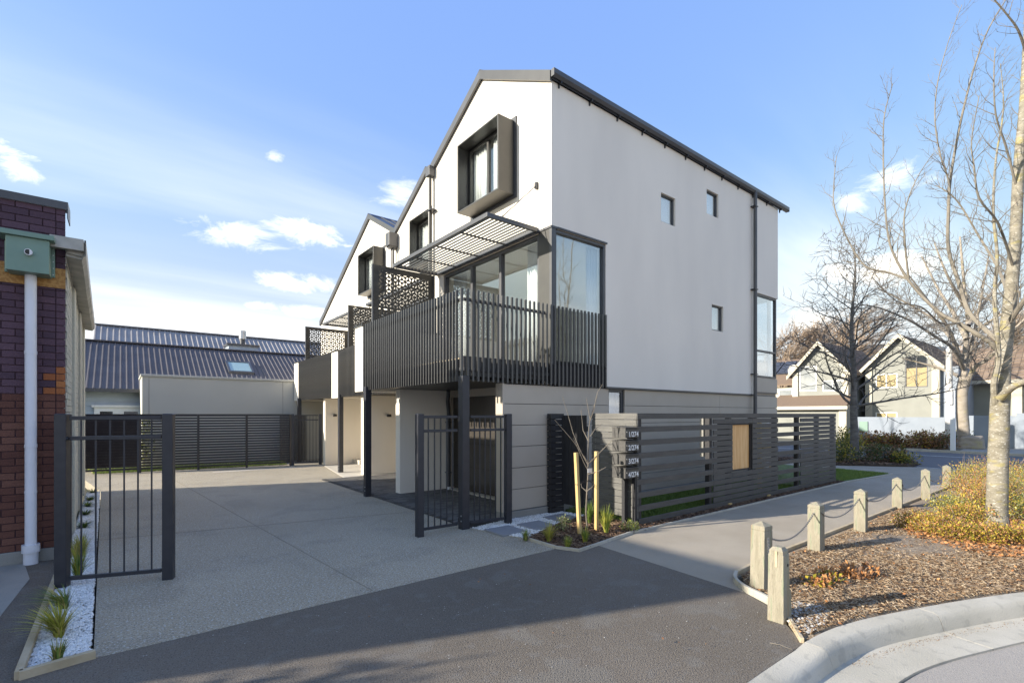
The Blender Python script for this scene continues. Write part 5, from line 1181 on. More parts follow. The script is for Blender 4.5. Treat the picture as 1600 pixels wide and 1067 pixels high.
# ================================================================ ACROSS THE ROAD
def gable_house(name, label, X, yl, yr, ze, ya, za, dep, wins, corner=True, z0=0, wall='housegrey'):
    t = thing(name, label, 'house', (X+dep/2, (yl+yr)/2, 0), 'houses across the road')
    lo, hi = min(yl,yr), max(yl,yr); mb = MB(); holes = [(min(a,b),max(a,b),c,d) for (a,b,c,d,_) in wins]
    wall_cells(mb, lo, hi, [(lo,ze),(ya,za-.12),(hi,ze)], z0, holes, lambda u,v: ((X,u,v),(X+.2,u,v)))
    mb.build('front_wall', wall, t)
    MB().prism([(lo,z0),(hi,z0),(hi,ze),(ya,za-.12),(lo,ze)], 'X', X+.6, X+dep).build('body', wall, t)
    for y_ in (lo, hi): MB().box(X+.2,X+.6,y_-(0 if y_ == lo else .2),y_+(.2 if y_ == lo else 0),z0,ze).build('side_wall', wall, t)
    for (y0, z_0, y1, z_1) in ((lo-.35, ze-.35*(za-ze)/(ya-lo), ya, za), (ya, za, hi+.35, ze-.35*(za-ze)/(hi-ya))):
        o = [(X-.35,y0,z_0),(X+dep,y0,z_0),(X+dep,y1,z_1),(X-.35,y1,z_1)]; r = MB().hexa(o, [(x,y,z+.10) for x,y,z in o]).build('roof', 'tile', t)
        tl = MB(); n = 12
        for k in range(n):
            f0, f1 = k/n, (k+1)/n
            if z_0 > z_1: f0, f1 = 1-f0, 1-f1
            P0 = (y0+(y1-y0)*f0, z_0+(z_1-z_0)*f0+.10); P1 = (y0+(y1-y0)*f1, z_0+(z_1-z_0)*f1+.10)
            for j in range(int(dep/.34)):
                xa_ = X-.35+j*.34; jt = .006*((j*7+k*3)%3)
                tl.add([(xa_+.01,P0[0],P0[1]+.07+jt),(xa_+.33,P0[0],P0[1]+.07+jt),(xa_+.33,P1[0],P1[1]+.015),(xa_+.01,P1[0],P1[1]+.015),(xa_+.01,P0[0],P0[1]),(xa_+.33,P0[0],P0[1])], [(0,1,2,3),(4,5,1,0)])
        tl.build('roof_tiles', 'tile', r, kind='stuff')
        b = [(X-.42,y0,z_0-.16),(X-.36,y0,z_0-.16),(X-.36,y1,z_1-.16),(X-.42,y1,z_1-.16)]; MB().hexa(b, [(x,y,z+.30) for x,y,z in b]).build('barge_board', 'creamtrim', t)
    if corner:
        for y_ in (lo, hi): MB().box(X-.12,X+.3,y_-.35 if y_ == hi else y_-.05,y_+.05 if y_ == hi else y_+.35,z0,ze-.05).build('corner_trim', 'creamtrim', t)
    for (a, b, c, d, m) in wins:
        a, b = min(a,b), max(a,b); fr = MB(); f_ = .07; fr.box(X+.02,X+.08,a,a+f_,c,d); fr.box(X+.02,X+.08,b-f_,b,c,d); fr.box(X+.02,X+.08,a+f_,b-f_,c,c+f_); fr.box(X+.02,X+.08,a+f_,b-f_,d-f_,d)
        nm = max(1, int(round((b-a)/.8)))
        for k in range(1, nm): y_ = a+(b-a)*k/nm; fr.box(X+.02,X+.08,y_-.03,y_+.03,c+f_,d-f_)
        w_ = fr.build('window', 'whitepaint' if m != 'blind2' else 'trim', t)
        if m in ('blind','blind2'):
            zt = d-f_ if m == 'blind' else c+(d-c)*.62
            MB().box(X+.06,X+.075,a+f_,b-f_,c+f_,zt).build('blind', 'blind', w_)
            if m == 'blind2': MB().box(X+.06,X+.075,a+f_,b-f_,zt+.001,d-f_).build('pane', 'darkglass', w_)
        else: MB().box(X+.06,X+.075,a+f_,b-f_,c+f_,d-f_).build('pane', m, w_)
    return t
M['paleglass'] = mat('painted_reflection_glass', (.20,.22,.23), (.36,.37,.36), .1, 1.2, spec=.8)  # mottled pale base colour stands in for reflections in the panes
W = lambda x0, x1, y0, y1, X, m: (onX(x0,650,X).y, onX(x1,650,X).y, onX((x0+x1)/2,y1,X).z, onX((x0+x1)/2,y0,X).z, m)
hA = gable_house('gabled_house', 'grey gabled house with satellite dish and solar panels, left one across the road', 40, onX(1240,585,40).y, onX(1325,577,40).y, 4.95, onX(1281,537,40).y, 7.0, 9,
    [W(1249,1276,572,611,40,'paleglass'), W(1285,1317,594,611,40,'paleglass')])
hB = gable_house('gabled_house', 'grey gabled house with ochre blinds and cream corner trims behind the blue-grey wall', 42, onX(1354,568,42).y, onX(1467,568,42).y, 5.15, onX(1406,530,42).y, 7.2, 10,
    [W(1368,1402,584,606,42,'blind'), W(1414,1450,556,605,42,'blind2'), W(1368,1402,644,660,42,'blind')])
# side wing of the left house: roof with panels and a dish, cream bay, lean-to roof
MB().box(40.4,46,16.0,20.5,0,3.9).build('side_wing', 'creamtrim', hA)
o = [(40.0,15.9,4.0),(40.0,21,4.0),(43.5,21,6.2),(43.5,15.9,6.2)]; MB().hexa(o, [(x,y,z+.12) for x,y,z in o]).build('wing_roof', 'tile', hA)
for k in range(3): 
    o = [(41.3,16.1+k*.95,4.98),(41.3,16.95+k*.95,4.98),(43.0,16.95+k*.95,6.05),(43.0,16.1+k*.95,6.05)]; MB().hexa(o, [(x-.03,y,z+.08) for x,y,z in o]).build('solar_panel', 'solar', hA)
ds = MB(); c_ = Vector((40.3,16.15,4.95)); N_ = 16
rings = [[c_+Vector((-.22*(1-(r/.42)**2)*-1-.25, r*math.cos(a), r*math.sin(a)+.2)) for a in [2*math.pi*i/N_ for i in range(N_)]] for r in (.02,.2,.34,.42)]
vs = [v for r in rings for v in r]; ds.add(vs, [(i*N_+j,i*N_+(j+1)%N_,(i+1)*N_+(j+1)%N_,(i+1)*N_+j) for i in range(3) for j in range(N_)]); ds.tube([c_+Vector((.1,0,.2)), c_+Vector((.3,0,-.3))], .03, 6)
ds.build('satellite_dish', 'whitepaint', hA)
w_ = MB().box(40.33,40.39,16.3,17.4,2.7,3.75).build('window', 'whitepaint', hA); MB().box(40.31,40.328,16.4,17.3,2.8,3.65).build('pane', 'paleglass', w_)
yL, yR = onX(1200,630,38.2).y, onX(1322,630,38.2).y
o = [(38.2,yR,2.25),(38.2,yL,2.25),(40.2,yL,3.15),(40.2,yR,3.15)]; MB().hexa(o, [(x,y,z+.12) for x,y,z in o]).build('lean_to_roof', 'tile', hA)
MB().box(38.1,38.19,yR-.1,yL,2.12,2.36).build('fascia', 'creamtrim', hA); MB().box(38.5,39.9,yR+.1,yL,0,2.3).build('porch', 'housegrey', hA)
MB().box(38.4,38.49,yR+.05,yR+.5,0,2.2).build('porch_post', 'creamtrim', hA)
MB().box(42.3,52,7.1,8.0,0,4.9).build('dark_return', 'bluewall', hB)
# third house further right
hC = gable_house('gabled_house', 'brown-roofed house at the far right, half hidden by the big trunk', 50, 6.5, -6.5, 4.3, 0.0, 7.6, 9, [(2.6,1.0,2.0,3.6,'darkglass'), (-1,-3,1.2,3.4,'darkglass')], z0=0)
o = [(46.5,9.5,4.0),(46.5,-7,4.0),(50.5,-7,6.6),(50.5,9.5,6.6)]; MB().hexa(o, [(x,y,z+.12) for x,y,z in o]).build('front_roof', 'tile', hC)
tl = MB()
for k in range(11):
    f0, f1 = k/11, (k+1)/11
    for j in range(48):
        y_ = -7+j*.34; tl.add([(46.5+4*f0,y_+.01,4.13+2.6*f0+.06),(46.5+4*f0,y_+.33,4.13+2.6*f0+.06),(46.5+4*f1,y_+.33,4.13+2.6*f1+.01),(46.5+4*f1,y_+.01,4.13+2.6*f1+.01),(46.5+4*f0,y_+.01,4.13+2.6*f0),(46.5+4*f0,y_+.33,4.13+2.6*f0)], [(3,2,1,0),(0,1,5,4)])
tl.build('roof_tiles', 'tile', hC, kind='stuff')
MB().box(46.42,46.5,-7,9.5,3.9,4.12).build('fascia', 'creamtrim', hC); MB().box(47.2,47.4,-7,9.0,0,4.0).build('front_wall', 'housegrey', hC)
for y_ in (4.7, 1.0, -2.5): MB().box(47.0,47.19,y_,y_+.5,0,3.95).build('pilaster', 'creamtrim', hC)
for y_ in (2.4,-1.2): MB().box(47.15,47.19,y_-.8,y_+.8,.2,2.4).build('garage_opening', 'darkglass', hC)
# boundary wall
BW = thing('boundary_wall', 'pale blue-grey plastered wall along the far side of the road', 'wall', (36.1, 4, 0))
yw0 = onX(1338,652,36).y
for (a, b, h_, m) in ((yw0, 6.2, 1.63, 'bluewall'), (6.19, 3.7, 1.72, 'bluewall'), (1.5,-6, 1.74, 'bluewall'), (-6.01,-25,1.74,'bluewall')):
    MB().box(36,36.2,b,a,-.05,h_).build('wall_panel', m, BW, bevel=.01)
for y_ in (3.6,1.6): MB().box(35.9,36.3,y_-.2,y_+.2,-.05,1.85).build('pier', 'bluewall', BW, bevel=.01)
e = MB().box(35.93,35.99,onX(1343,650,36).y-.45,onX(1343,650,36).y,.75,1.35).build('electrical_cabinet', 'greenmetal', None, bevel=.01); tag(e, 'small green cabinet fixed to the blue-grey wall left end', 'cabinet')
# light pole and sign post
lp = thing('lamp_column', 'tapered pale street pole standing behind the shrubs across the road', 'pole', tuple(G(1483,701)))
g = Vector(G(1483,701)); d = CC*g.x+SS*g.y
MB().tube([(g.x,g.y,-.05),(g.x,g.y,1.0),(g.x,g.y,EYE+(HOR-545)/FPX*d)], [.20,.17,.13], 14).build('shaft', 'polegrey', lp)
MB().tube([(g.x,g.y,EYE+(HOR-545)/FPX*d),(g.x,g.y,EYE+(HOR-530)/FPX*d)], [.13,.01], 14).build('tip', 'steel', lp)
g = Vector(G(1489,705)); d = CC*g.x+SS*g.y; zt = EYE+(HOR-608)/FPX*d
sp_ = thing('sign_post', 'short white post with small box sign at the road edge', 'sign', tuple(g)); MB().box(g.x-.09,g.x+.09,g.y-.09,g.y+.09,-.05,zt).build('post', 'whitepaint', sp_, bevel=.01)
MB().box(g.x-.2,g.x-.1,g.y-.02,g.y+.22,zt-.75,zt-.05).build('sign_box', 'polegrey', sp_, bevel=.02)
# ---------------------------------------------------------------- shrubs over the road and on the corner
def hedge(px, py, h, r, mats, label, seed, n=700, l=.10, group=None, name='shrub', z=0.0):
    g = G(px, py); return shrub(name, (g.x,g.y,z), (r,r,h), n, mats, label, l=l, seed=seed, group=group, clump=9)
ROW = ['leftmost, beside the slim street tree','second from the slim tree','third from the slim tree','fourth from the slim tree, under the ochre windows','fifth, in the middle of the row','sixth, right of the middle','seventh, three short of the tapered pole','eighth, next to last','rightmost, before the tapered pole']
i = 0
for px in (1352,1368,1384,1400,1416,1432,1447,1461,1473):
    hedge(px, 699+(px-1352)*.035, .95+.1*math.sin(px), .75, ['leafrust','leafrust','leafyel','leaforange'] if px%3 else ['leafrust','leafrust','leafgreen'], 'rusty brown shrub before the blue-grey wall, '+ROW[i], 100+i, 800, .11, 'rusty shrubs in front of the blue-grey wall'); i += 1
for (px, py, h_, r_, ms, lb) in ((1316,706,1.25,.6,['leafyel','leafgreen'],'yellow-green shrub just past the end of the slatted fence'),
      (1327,702,1.3,.6,['leafgreen','leafyel'],'green shrub behind the corner tree trunk on its left'),
      (1478,692,1.35,.6,['leaflime','leafvar'],'bright lime flax-like shrub left of the tapered pole'),
      (1497,699,1.1,.6,['leafyel','leafgreen'],'yellow-green shrub right of the white sign post'),
      (1538,697,1.3,.62,['leaflime','leaflime','leafyel'],'round lime yellow shrub left of the big trunk'),
      (1586,697,1.1,.62,['leaflime','leafvar'],'lime spiky shrub right of the big trunk')):
    hedge(px, py, h_, r_, ms, lb, 130+i, 700, .11); i += 1
for (px, py, h_, r_, ms, lb) in ((1317,724,.75,.45,['leafgreen','leafgreen','leafyel'],'dark green shrub nearest the lawn triangle'),
      (1330,716,.95,.5,['leafgreen','leafyel'],'dark green shrub touching the corner tree trunk'),
      (1360,724,.7,.5,['leafgreen','leafgreen','leafrust'],'low green shrub right of the corner tree'),
      (1378,722,.7,.5,['leafgreen','leafgreen'],'middle low shrub of the corner bed'),
      (1397,724,.7,.5,['leafgreen','leafrust'],'low shrub toward the tip of the corner bed'),
      (1412,726,.5,.45,['leafgreen','leafyel'],'smallest shrub at the tip of the corner bed')):
    hedge(px, py, h_, r_, ms, lb, 160+i, 900, .075, 'shrubs in the street corner bed', z=.06); i += 1
st = MB(); g = G(1518,702); 
for a, b, c_ in ((0,0,.5),): st.hexa([(g.x-.3,g.y-.5,0),(g.x+.4,g.y-.5,0),(g.x+.4,g.y+.5,0),(g.x-.3,g.y+.5,0)], [(g.x-.2,g.y-.42,.62),(g.x+.3,g.y-.42,.72),(g.x+.3,g.y+.4,.72),(g.x-.2,g.y+.4,.62)])
tag(st.build('boulder', 'barkmid', bevel=.08), 'squat brown stone block between the thick tree and the lime shrubs', 'stone')
# heather-like mounds of the near bed
YS = [(1442,829,.24,.34),(1492,812,.42,.42),(1520,792,.55,.48),(1516,768,.62,.5),(1500,826,.38,.4),(1535,808,.5,.5),(1592,785,.66,.7),(1598,815,.48,.5),(1560,758,.62,.7),(1465,835,.26,.36),(1490,843,.24,.36),(1528,845,.24,.4),(1592,848,.28,.4),(1572,772,.62,.6),(1540,782,.58,.5)]
YL = ['low, below the fourth bollard','left of the trunk, second from the bollards','reaching the farthest bollard','tall, behind the trunk on its left','in front of the tall ones left of the trunk','touching the left of the trunk','tall, right of the trunk','at the right edge of the picture','directly behind the big trunk','low, at the mulch edge near the fourth bollard','low, at the mulch edge','low, at the foot of the trunk','low, right of the trunk base','far one glimpsed just right of the trunk','tall one between the trunk and the farthest bollards']
for k, ((px, py, h_, r_), lb) in enumerate(zip(YS, YL)):
    g = G(px, py); low = h_ < .4
    shrub('yellow_shrub', (g.x,g.y,.01), (r_,r_,h_*1.25), 4200, ['leafyel','leafyel','leaforange','leafrust'] if low else [['leafyel','leafyel','leafyel','leaforange','leafvar'],['leafyel','leafgreen','leafyel','leafvar'],['leafyel','leafyel','leaforange','leafrust','leaforange']][k%3], 'yellow-green twiggy shrub '+lb, l=.028, seed=200+k, group='yellow shrubs round the big tree', clump=16, twigs=45)
def leaflitter(name, poly, n, z, label, seed, l=(.03,.06), m='leaforange'):
    rnd = random.Random(seed); mb = MB()
    for x, y in scatter(poly, n, rnd):
        a = rnd.uniform(0,6.28); d = Vector((math.cos(a),math.sin(a),rnd.gauss(0,.4))); L = rnd.uniform(*l); mb.leaf(Vector((x,y,z+rnd.uniform(.005,.05))), d, Vector((rnd.gauss(0,.5),rnd.gauss(0,.5),1)), L, L*.7)
    return stuff(mb.build(name, m), label, 'leaves')
LP = [tuple(G(*p)[:2]) for p in ((1405,828),(1440,850),(1520,868),(1600,880),(1660,880),(1640,810),(1520,815),(1440,815))]
leaflitter('fallen_leaves', LP, 3600, .02, 'drift of orange fallen leaves at the foot of the big tree', 5)
for k, (px, py, lb) in enumerate(((1288,912,'small clump of orange leaves and green sprigs on the mulch behind the broken bollard'),(1342,900,'second clump of dry orange leaves farther along the mulch'))):
    g = G(px, py); shrub('leaf_clump', (g.x,g.y,.01), (.30 if k == 0 else .26,.16,.13), 420, ['leaforange','leaforange','leafyel'] if k == 0 else ['leaforange','leafrust'], lb, 'plant', l=.05, seed=300+k, clump=8, group='leaf clumps on the mulch')
leaflitter('scattered_leaves', [(1.2,4.6),(4.6,4.4),(4.85,2.3),(4.0,1.8),(2.2,2.6)], 22, .0, 'few dry leaves blown over the dark asphalt', 9, (.015,.035), 'leafrust')
leaflitter('scattered_leaves', NEARM, 500, .015, 'few dry leaves scattered over the bark mulch', 8, (.015,.04))
rnd = random.Random(12); mb = MB()
for x, y in scatter(NEARM, 160, rnd):
    a = rnd.uniform(0,6.28); L = rnd.uniform(.06,.28); p = Vector((x,y,.035)); mb.tube([p, p+Vector((math.cos(a)*L*.5,math.sin(a)*L*.5,rnd.uniform(0,.03))), p+Vector((math.cos(a+.2)*L,math.sin(a+.2)*L,rnd.uniform(0,.02)))], [.003,.003,.0015], 4, False)
stuff(mb.build('dry_sticks', 'twigdry'), 'dry sticks lying over the bark mulch', 'sticks')

# ================================================================ TREES
def path_grow(mb, p, d, L, r, rnd, seg=6, up=.15, wob=.18, n=5, rend=.25):
    pts = [p.copy()]; rad = [r]; d = d.normalized()
    for i in range(seg):
        d = (d+Vector((rnd.gauss(0,wob),rnd.gauss(0,wob),rnd.gauss(up,wob*.6)))).normalized(); pts.append(pts[-1]+d*L/seg); rad.append(r*(1-(1-rend)*(i+1)/seg))
    mb.tube(pts, rad, n, False); return pts, rad
def twiggy(mbs, pts, rad, lvl, rnd, dens, L, up=.2, ang=.9, split=3, wob=.16, minr=.002, ratio=.55):
    total = sum((b-a).length for a, b in zip(pts, pts[1:])); k = max(1, int(total*dens))
    for i in range(k):
        s = (i+rnd.uniform(.1,.9))/k; s = .12+.88*s; j = min(int(s*(len(pts)-1)), len(pts)-2); f = s*(len(pts)-1)-j; p = pts[j].lerp(pts[j+1], f); d = (pts[j+1]-pts[j]).normalized(); rr = rad[j]*(1-f)+rad[j+1]*f
        side = d.orthogonal().normalized(); side.rotate(Matrix.Rotation(rnd.uniform(0,6.28), 3, d)); dd = (d*math.cos(ang)+side*math.sin(ang)).normalized()
        l_ = L*rnd.uniform(.5,1.15)*(1-.45*s); r_ = max(minr, min(rr*.6, l_*.014))
        P_, R_ = path_grow(mbs[min(1, 1)] if lvl == 0 else mbs[1], p, dd, l_, r_, rnd, 5 if lvl else 6, up, wob, 4 if lvl else 5)
        if lvl < split-1: twiggy(mbs, P_, R_, lvl+1, rnd, dens*1.25, L*ratio, up, ang, split, wob, minr, ratio)
def limb(mb, pts, r0, r1, n=9):
    # smooth through given points
    out = []; m = len(pts)
    for i in range(m-1):
        p0, p1, p2, p3 = pts[max(i-1,0)], pts[i], pts[i+1], pts[min(i+2,m-1)]
        for k in range(4):
            t = k/4; out.append(.5*((2*p1)+(-p0+p2)*t+(2*p0-5*p1+4*p2-p3)*t*t+(-p0+3*p1-3*p2+p3)*t*t*t))
    out.append(pts[-1].copy()); rad = [r0+(r1-r0)*(i/(len(out)-1))**.85 for i in range(len(out))]
    mb.tube(out, rad, n, False); return out, rad
# the big pale tree on the bed
tb = G(1556,832); TD = CC*tb.x+SS*tb.y; BT = thing('big_bare_tree', 'big pale lichen-spotted bare tree on the mulch bed at right', 'tree', (tb.x,tb.y,0)); trnd = random.Random(21)
def T(x, y, dd=0): return atD(x, y, TD+dd)
trunk = MB(); tw = MB(); mbs = [trunk, tw]
k = .74*TD/FPX
tp, tr = limb(trunk, [Vector((tb.x,tb.y,-.1)),T(1557,815),T(1558,780),T(1559,730),T(1561,680),T(1562,640),T(1565,600)], 19*k, 15.5*k, 14)
for i, r in enumerate(tr[:4]): pass
fl_ = MB(); trunk.tube([Vector((tb.x,tb.y,-.08)),Vector((tb.x,tb.y,.05)),T(1557,805)], [25*k,22*k,18.5*k], 14, False)
lim = []
upper = MB()
lim.append((limb(trunk, [T(1565,610),T(1568,560,.0),T(1575,500,.05),T(1582,430,.1),T(1587,366,.15),T(1592,260,.2),T(1600,170,.25),T(1606,60,.3),T(1612,-60,.35)], 14*k, 7*k, 12), .9))
lim.append((limb(trunk, [T(1556,635),T(1553,600,-.1),T(1560,560,-.15),T(1557,510,-.2),T(1554,460,-.2),T(1558,400,-.25),T(1552,330,-.3),T(1556,250,-.3),T(1568,170,-.35),T(1563,100,-.4)], 6.4*k, 0.60*k, 8), .7))
lim.append((limb(trunk, [T(1563,622,-.1),T(1580,606,-.3),T(1602,596,-.5),T(1640,585,-.9),T(1690,560,-1.3)], 8.0*k, 4.50*k, 10), .8))
lim.append((limb(upper, [T(1566,555,.0),T(1546,534,.1),T(1500,506,.3),T(1470,490,.45),T(1440,462,.6),T(1418,436,.7)], 5.6*k, 2.85*k, 9), .4))
lim.append((limb(upper, [T(1418,436,.7),T(1385,425,.9),T(1352,416,1.0),T(1325,375,1.1),T(1304,325,1.1),T(1303,285,1.1),T(1307,244,1.15)], 2.9*k, 0.75*k, 6), .8))
lim.append((limb(upper, [T(1418,436,.7),T(1400,405,.7),T(1388,370,.7),T(1382,305,.75),T(1380,230,.8),T(1382,180,.8),T(1395,131,.85)], 3.0*k, 0.75*k, 6), .8))
lim.append((limb(upper, [T(1420,438,.7),T(1414,380,.5),T(1414,330,.4),T(1432,280,.3),T(1458,240,.3)], 2.4*k, 0.60*k, 6), .8))
lim.append((limb(upper, [T(1570,540,.2),T(1540,515,.5),T(1514,487,.8),T(1498,440,1.0),T(1482,390,1.1),T(1482,330,1.1),T(1485,280,1.15),T(1496,215,1.2),T(1508,160,1.2),T(1524,100,1.3),T(1545,45,1.3),T(1575,-5,1.4)], 5.6*k, 1.20*k, 7), .7))
lim.append((limb(upper, [T(1484,300,1.13),T(1481,278,1.1),T(1470,245,1.0),T(1461,190,1.0),T(1465,130,1.0),T(1482,65,1.0),T(1503,8,1.0)], 2.1*k, 0.68*k, 6), .8))
lim.append((limb(upper, [T(1578,470,.1),T(1560,420,.6),T(1530,370,.9),T(1500,320,1.0),T(1480,300,1.0),T(1462,290,1.1)], 3.6*k, 0.75*k, 6), .9))
lim.append((limb(upper, [T(1590,300,.2),T(1572,230,.0),T(1556,180,-.2),T(1553,120,-.3),T(1555,75,-.3)], 2.6*k, 0.68*k, 6), .8))
lim.append((limb(upper, [T(1605,90,.3),T(1592,50,.1),T(1574,24,0),T(1545,-10,-.1)], 2.8*k, 1.20*k, 6), .6))
lim.append((limb(upper, [T(1584,420,.1),T(1560,350,-.3),T(1530,310,-.5),T(1522,260,-.6),T(1518,220,-.6),T(1530,150,-.7)], 2.8*k, 0.68*k, 6), .9))
lim.append((limb(upper, [T(1576,505,.0),T(1600,470,-.3),T(1640,420,-.6),T(1680,330,-.8),T(1700,200,-.8)], 5.6*k, 2.25*k, 8), .8))
lim.append((limb(upper, [T(1480,388,1.1),T(1455,390,1.3),T(1438,385,1.4),T(1432,372,1.5)], 1.4*k, 0.52*k, 5), .9))
lim.append((limb(upper, [T(1500,505,.3),T(1470,505,.0),T(1440,480,-.3),T(1400,470,-.5),T(1360,430,-.7)], 2.4*k, 0.60*k, 6), .9))
for (P_, R_), q in lim: twiggy(mbs, P_, R_, 1, trnd, 11*q, .62, .12, .8, 3, .16, .0024, .42)
for m_ in (.62,.55):   # healed branch stubs and knots
    pass
kn = MB()
for (x, y, dx, r) in (): kn.tube([T(x,y,-.12), T(x+dx,y-2,-.2), T(x+dx*1.5,y-3,-.22)], [r*k*1.3, r*k, r*k*.6], 9)
trunk.build('trunk', 'bark', BT); upper.build('limbs', 'barklimb', BT); tw.build('twigs', 'twig', BT); None
def bare_tree(name, label, base, h, r, lims, seed, bark='barkdark', twm=None, dens=1.0, L=1.6, levels=3, lean=(0,0), up=.12, cat='tree', group=None, trunk_top=.95, ang=.9, minr=.004, start=.3, dec=.5, lr=.45):
    rnd = random.Random(seed); t = thing(name, label, cat, tuple(base), group); a = MB(); b = MB(); B_ = Vector(base)
    pts = [B_+Vector((0,0,-.1))]+[B_+Vector((lean[0]*s*s*h+rnd.gauss(0,.02)*h*s*.6, lean[1]*s*s*h+rnd.gauss(0,.02)*h*s*.6, h*s)) for s in (.12,.25,.4,.55,.7,.85,1)]
    P_, R_ = limb(a, pts, r*1.15, r*.12, 10)
    for i in range(lims):
        s = start+(trunk_top-start)*i/max(1,lims-1); j = int(s*(len(P_)-1)); p = P_[min(j,len(P_)-1)]; az_ = i*2.4+rnd.uniform(-.4,.4); el = rnd.uniform(.1,.55)+s*.5; d = Vector((math.cos(az_)*math.cos(el),math.sin(az_)*math.cos(el),math.sin(el)))
        q, qr = path_grow(a, p, d, L*(1.25-dec*s)*rnd.uniform(.8,1.15), R_[min(j,len(R_)-1)]*lr, rnd, 8, up, .12, 7, .15)
        twiggy([a,b], q, qr, 1, rnd, dens, L*.42, up, ang, levels, .2, minr, .5)
    a.build('trunk', bark, t); b.build('twigs', twm or bark, t); return t
g = G(1335,719); bare_tree('street_tree', 'slim dark bare tree in the corner bed, left of the yellow shrubs', (g.x,g.y,0), 8.4, .15, 34, 31, dens=3.6, L=3.5, levels=3, up=.04, minr=.010, start=.28, dec=.8, lr=.42)
g = G(1506,701); 
# thick forked tree across the road
FT = thing('forked_tree', 'thick forked bare tree with a wide dense crown across the road', 'tree', (g.x,g.y,0)); fr_ = random.Random(41); FD = CC*g.x+SS*g.y; kk = .78*FD/FPX
def Q(x, y, dd=0): return atD(x, y, FD+dd)
a = MB(); b = MB(); limb(a, [Vector((g.x,g.y,-.1)),Q(1505,670),Q(1503,640),Q(1503,610),Q(1507,590)], 10.5*kk, 9*kk, 12)
ls = [([Q(1505,600),Q(1507,560,.3),Q(1512,500,.8),Q(1505,430,1.2),Q(1500,370,1.6)],6,1.5), ([Q(1508,610),Q(1522,575,-.5),Q(1545,560,-1.2),Q(1580,520,-2),Q(1620,480,-2.5)],5,1.5), ([Q(1506,590),Q(1518,540,.5),Q(1530,480,.5),Q(1545,400,1)],4.5,1.2), ([Q(1505,575),Q(1490,545,-1),Q(1460,525,-1.6),Q(1420,500,-2.4),Q(1370,480,-3),Q(1330,475,-3.5)],4,.8),
      ([Q(1510,530),Q(1490,490,1),Q(1465,450,2),Q(1440,400,2.4)],5,1.2), ([Q(1512,510),Q(1540,470,2),Q(1570,430,3),Q(1590,380,3)],5,1.2), ([Q(1503,590),Q(1480,580,2),Q(1450,570,2.5),Q(1410,560,3)],4,1), ([Q(1500,560),Q(1480,510,-1),Q(1450,470,-1.5),Q(1420,430,-2)],5,1), ([Q(1508,480,1),Q(1480,430,0),Q(1460,380,0)],4,1),([Q(1520,520),Q(1550,500,-1),Q(1600,470,-2)],4,1),([Q(1495,540),Q(1460,500,3),Q(1410,470,4),Q(1370,450,4)],4,1)]
for pts, r0, r1 in ls:
    P_, R_ = limb(a, pts, r0*kk, r1*kk, 8); twiggy([a,b], P_, R_, 1, fr_, 3.6, 2.2, .05, .85, 3, .22, .011, .55)
a.build('trunk', 'barkmid', FT); b.build('twigs', 'barkdark', FT)
# two street trees whose crowns stand behind the townhouses and shade the road
bare_tree('street_tree', 'bare street tree hidden behind the townhouse end', (20.3,14.5,0), 8.5, .17, 12, 51, dens=1.0, L=3.0, levels=2, up=.06, minr=.01, start=.3)
bare_tree('street_tree', 'bare street tree farther along behind the townhouses', (20.3,21.5,0), 8.5, .17, 12, 52, dens=1.0, L=3.0, levels=2, up=.06, minr=.01, start=.3)
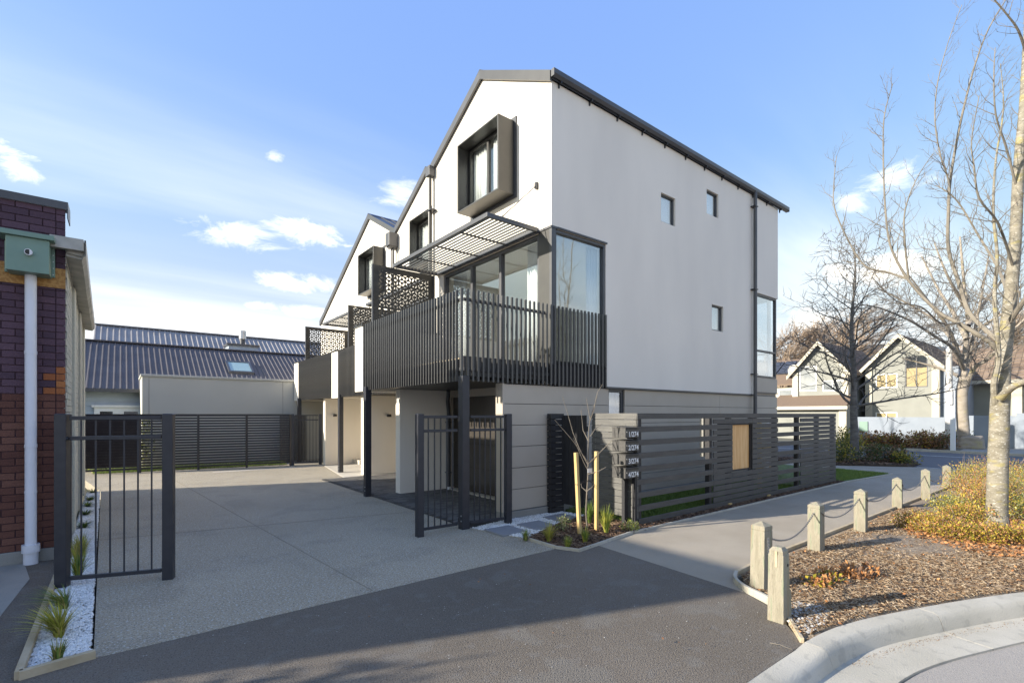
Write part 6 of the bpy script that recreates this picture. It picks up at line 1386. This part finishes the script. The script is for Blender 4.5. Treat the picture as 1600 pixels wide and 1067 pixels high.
# distant willowy trees
def willow(px, d, topy, wpx, label, seed, lean=.25):
    rnd = random.Random(seed); b_ = atD(px, 660, d); b_.z = 0; top = EYE+(HOR-topy)/FPX*d; Wd = wpx/FPX*d/2
    t = thing('distant_tree', label, 'tree', tuple(b_), 'fine-twigged brown trees behind the houses'); a = MB(); b = MB(); R3 = Vector((SS,-CC,0))
    for i in range(7):
        s = (i-3)/3; P_, R_ = limb(a, [b_+Vector((0,0,0)), b_+R3*s*Wd*.2+Vector((0,0,top*.35)), b_+R3*(s*Wd*.5+lean)+Vector((rnd.gauss(0,1),rnd.gauss(0,1),top*.62)), b_+R3*(s*Wd*.75+lean*4)+Vector((0,0,top*(.9-.12*abs(s))))], .28, .05, 5)
        for k in range(60):
            u = rnd.uniform(.3,1); j = min(int(u*(len(P_)-1)), len(P_)-2); p = P_[j]; dd = Vector((rnd.gauss(0,.5),rnd.gauss(0,.5),rnd.uniform(.3,1.2)))+R3*(lean+rnd.gauss(.15,.35)); L_ = top*rnd.uniform(.08,.24)
            q = p+dd.normalized()*L_*.6; e = q+(dd+R3*.35).normalized()*L_*.5; b.tube([p,q,e], [.035,.022,.01], 3, False)
            for _ in range(4):
                dd2 = (dd+Vector((rnd.gauss(0,.3),rnd.gauss(0,.3),rnd.gauss(0,.3)))).normalized(); p2 = p.lerp(q, rnd.uniform(.3,1)); b.tube([p2, p2+dd2*L_*.3, p2+(dd2+R3*.2)*L_*.55], [.02,.013,.006], 3, False)
    a.build('trunk', 'willow', t); b.build('twigs', 'willow', t)
willow(1226, 58, 492, 70, 'pale brown fine-twigged tree rising directly right of the townhouse', 71, .5)
willow(1268, 60, 488, 75, 'brown fine-twigged tree behind the left gable across the road', 72, .5)
willow(1312, 56, 470, 95, 'tall dark brown fine-twigged tree behind the slim street tree', 73, .7)
willow(1585, 62, 470, 90, 'brown fine-twigged tree behind the big trunk at the right edge', 74, .3)
willow(1535, 66, 500, 80, 'brown fine-twigged tree behind the forked tree', 75, .3)
# hills on the skyline
hm = MB(); hr = random.Random(3); pts = []
for i in range(41):
    px = 1150+i*25; p = atD(px, 0, 700); zt = EYE+(HOR-(552+10*math.sin(i*.5)+5*math.sin(i*1.3)-(8 if 1440 < px < 1560 else 0)))/FPX*700; pts.append((p.x,p.y,zt))
vs = []
for (x, y, z) in pts: vs += [(x,y,-5),(x,y,z),(x*1.5,y*1.5,-5)]
hm.add(vs, [(3*i,3*i+3,3*i+4,3*i+1) for i in range(40)]+[(3*i+1,3*i+4,3*i+5,3*i+2) for i in range(40)]); struct(hm.build('hills', 'hill'))

# an invented evergreen out of view, added to cast a shadow on the crossing
shrub('shadow_evergreen', (-6.0,5.75,0), (.55,.42,3.1), 5200, ['leafgreen'], 'unseen narrow evergreen added left of the picture to shade the asphalt', l=.12, seed=401, clump=40, cat='tree')
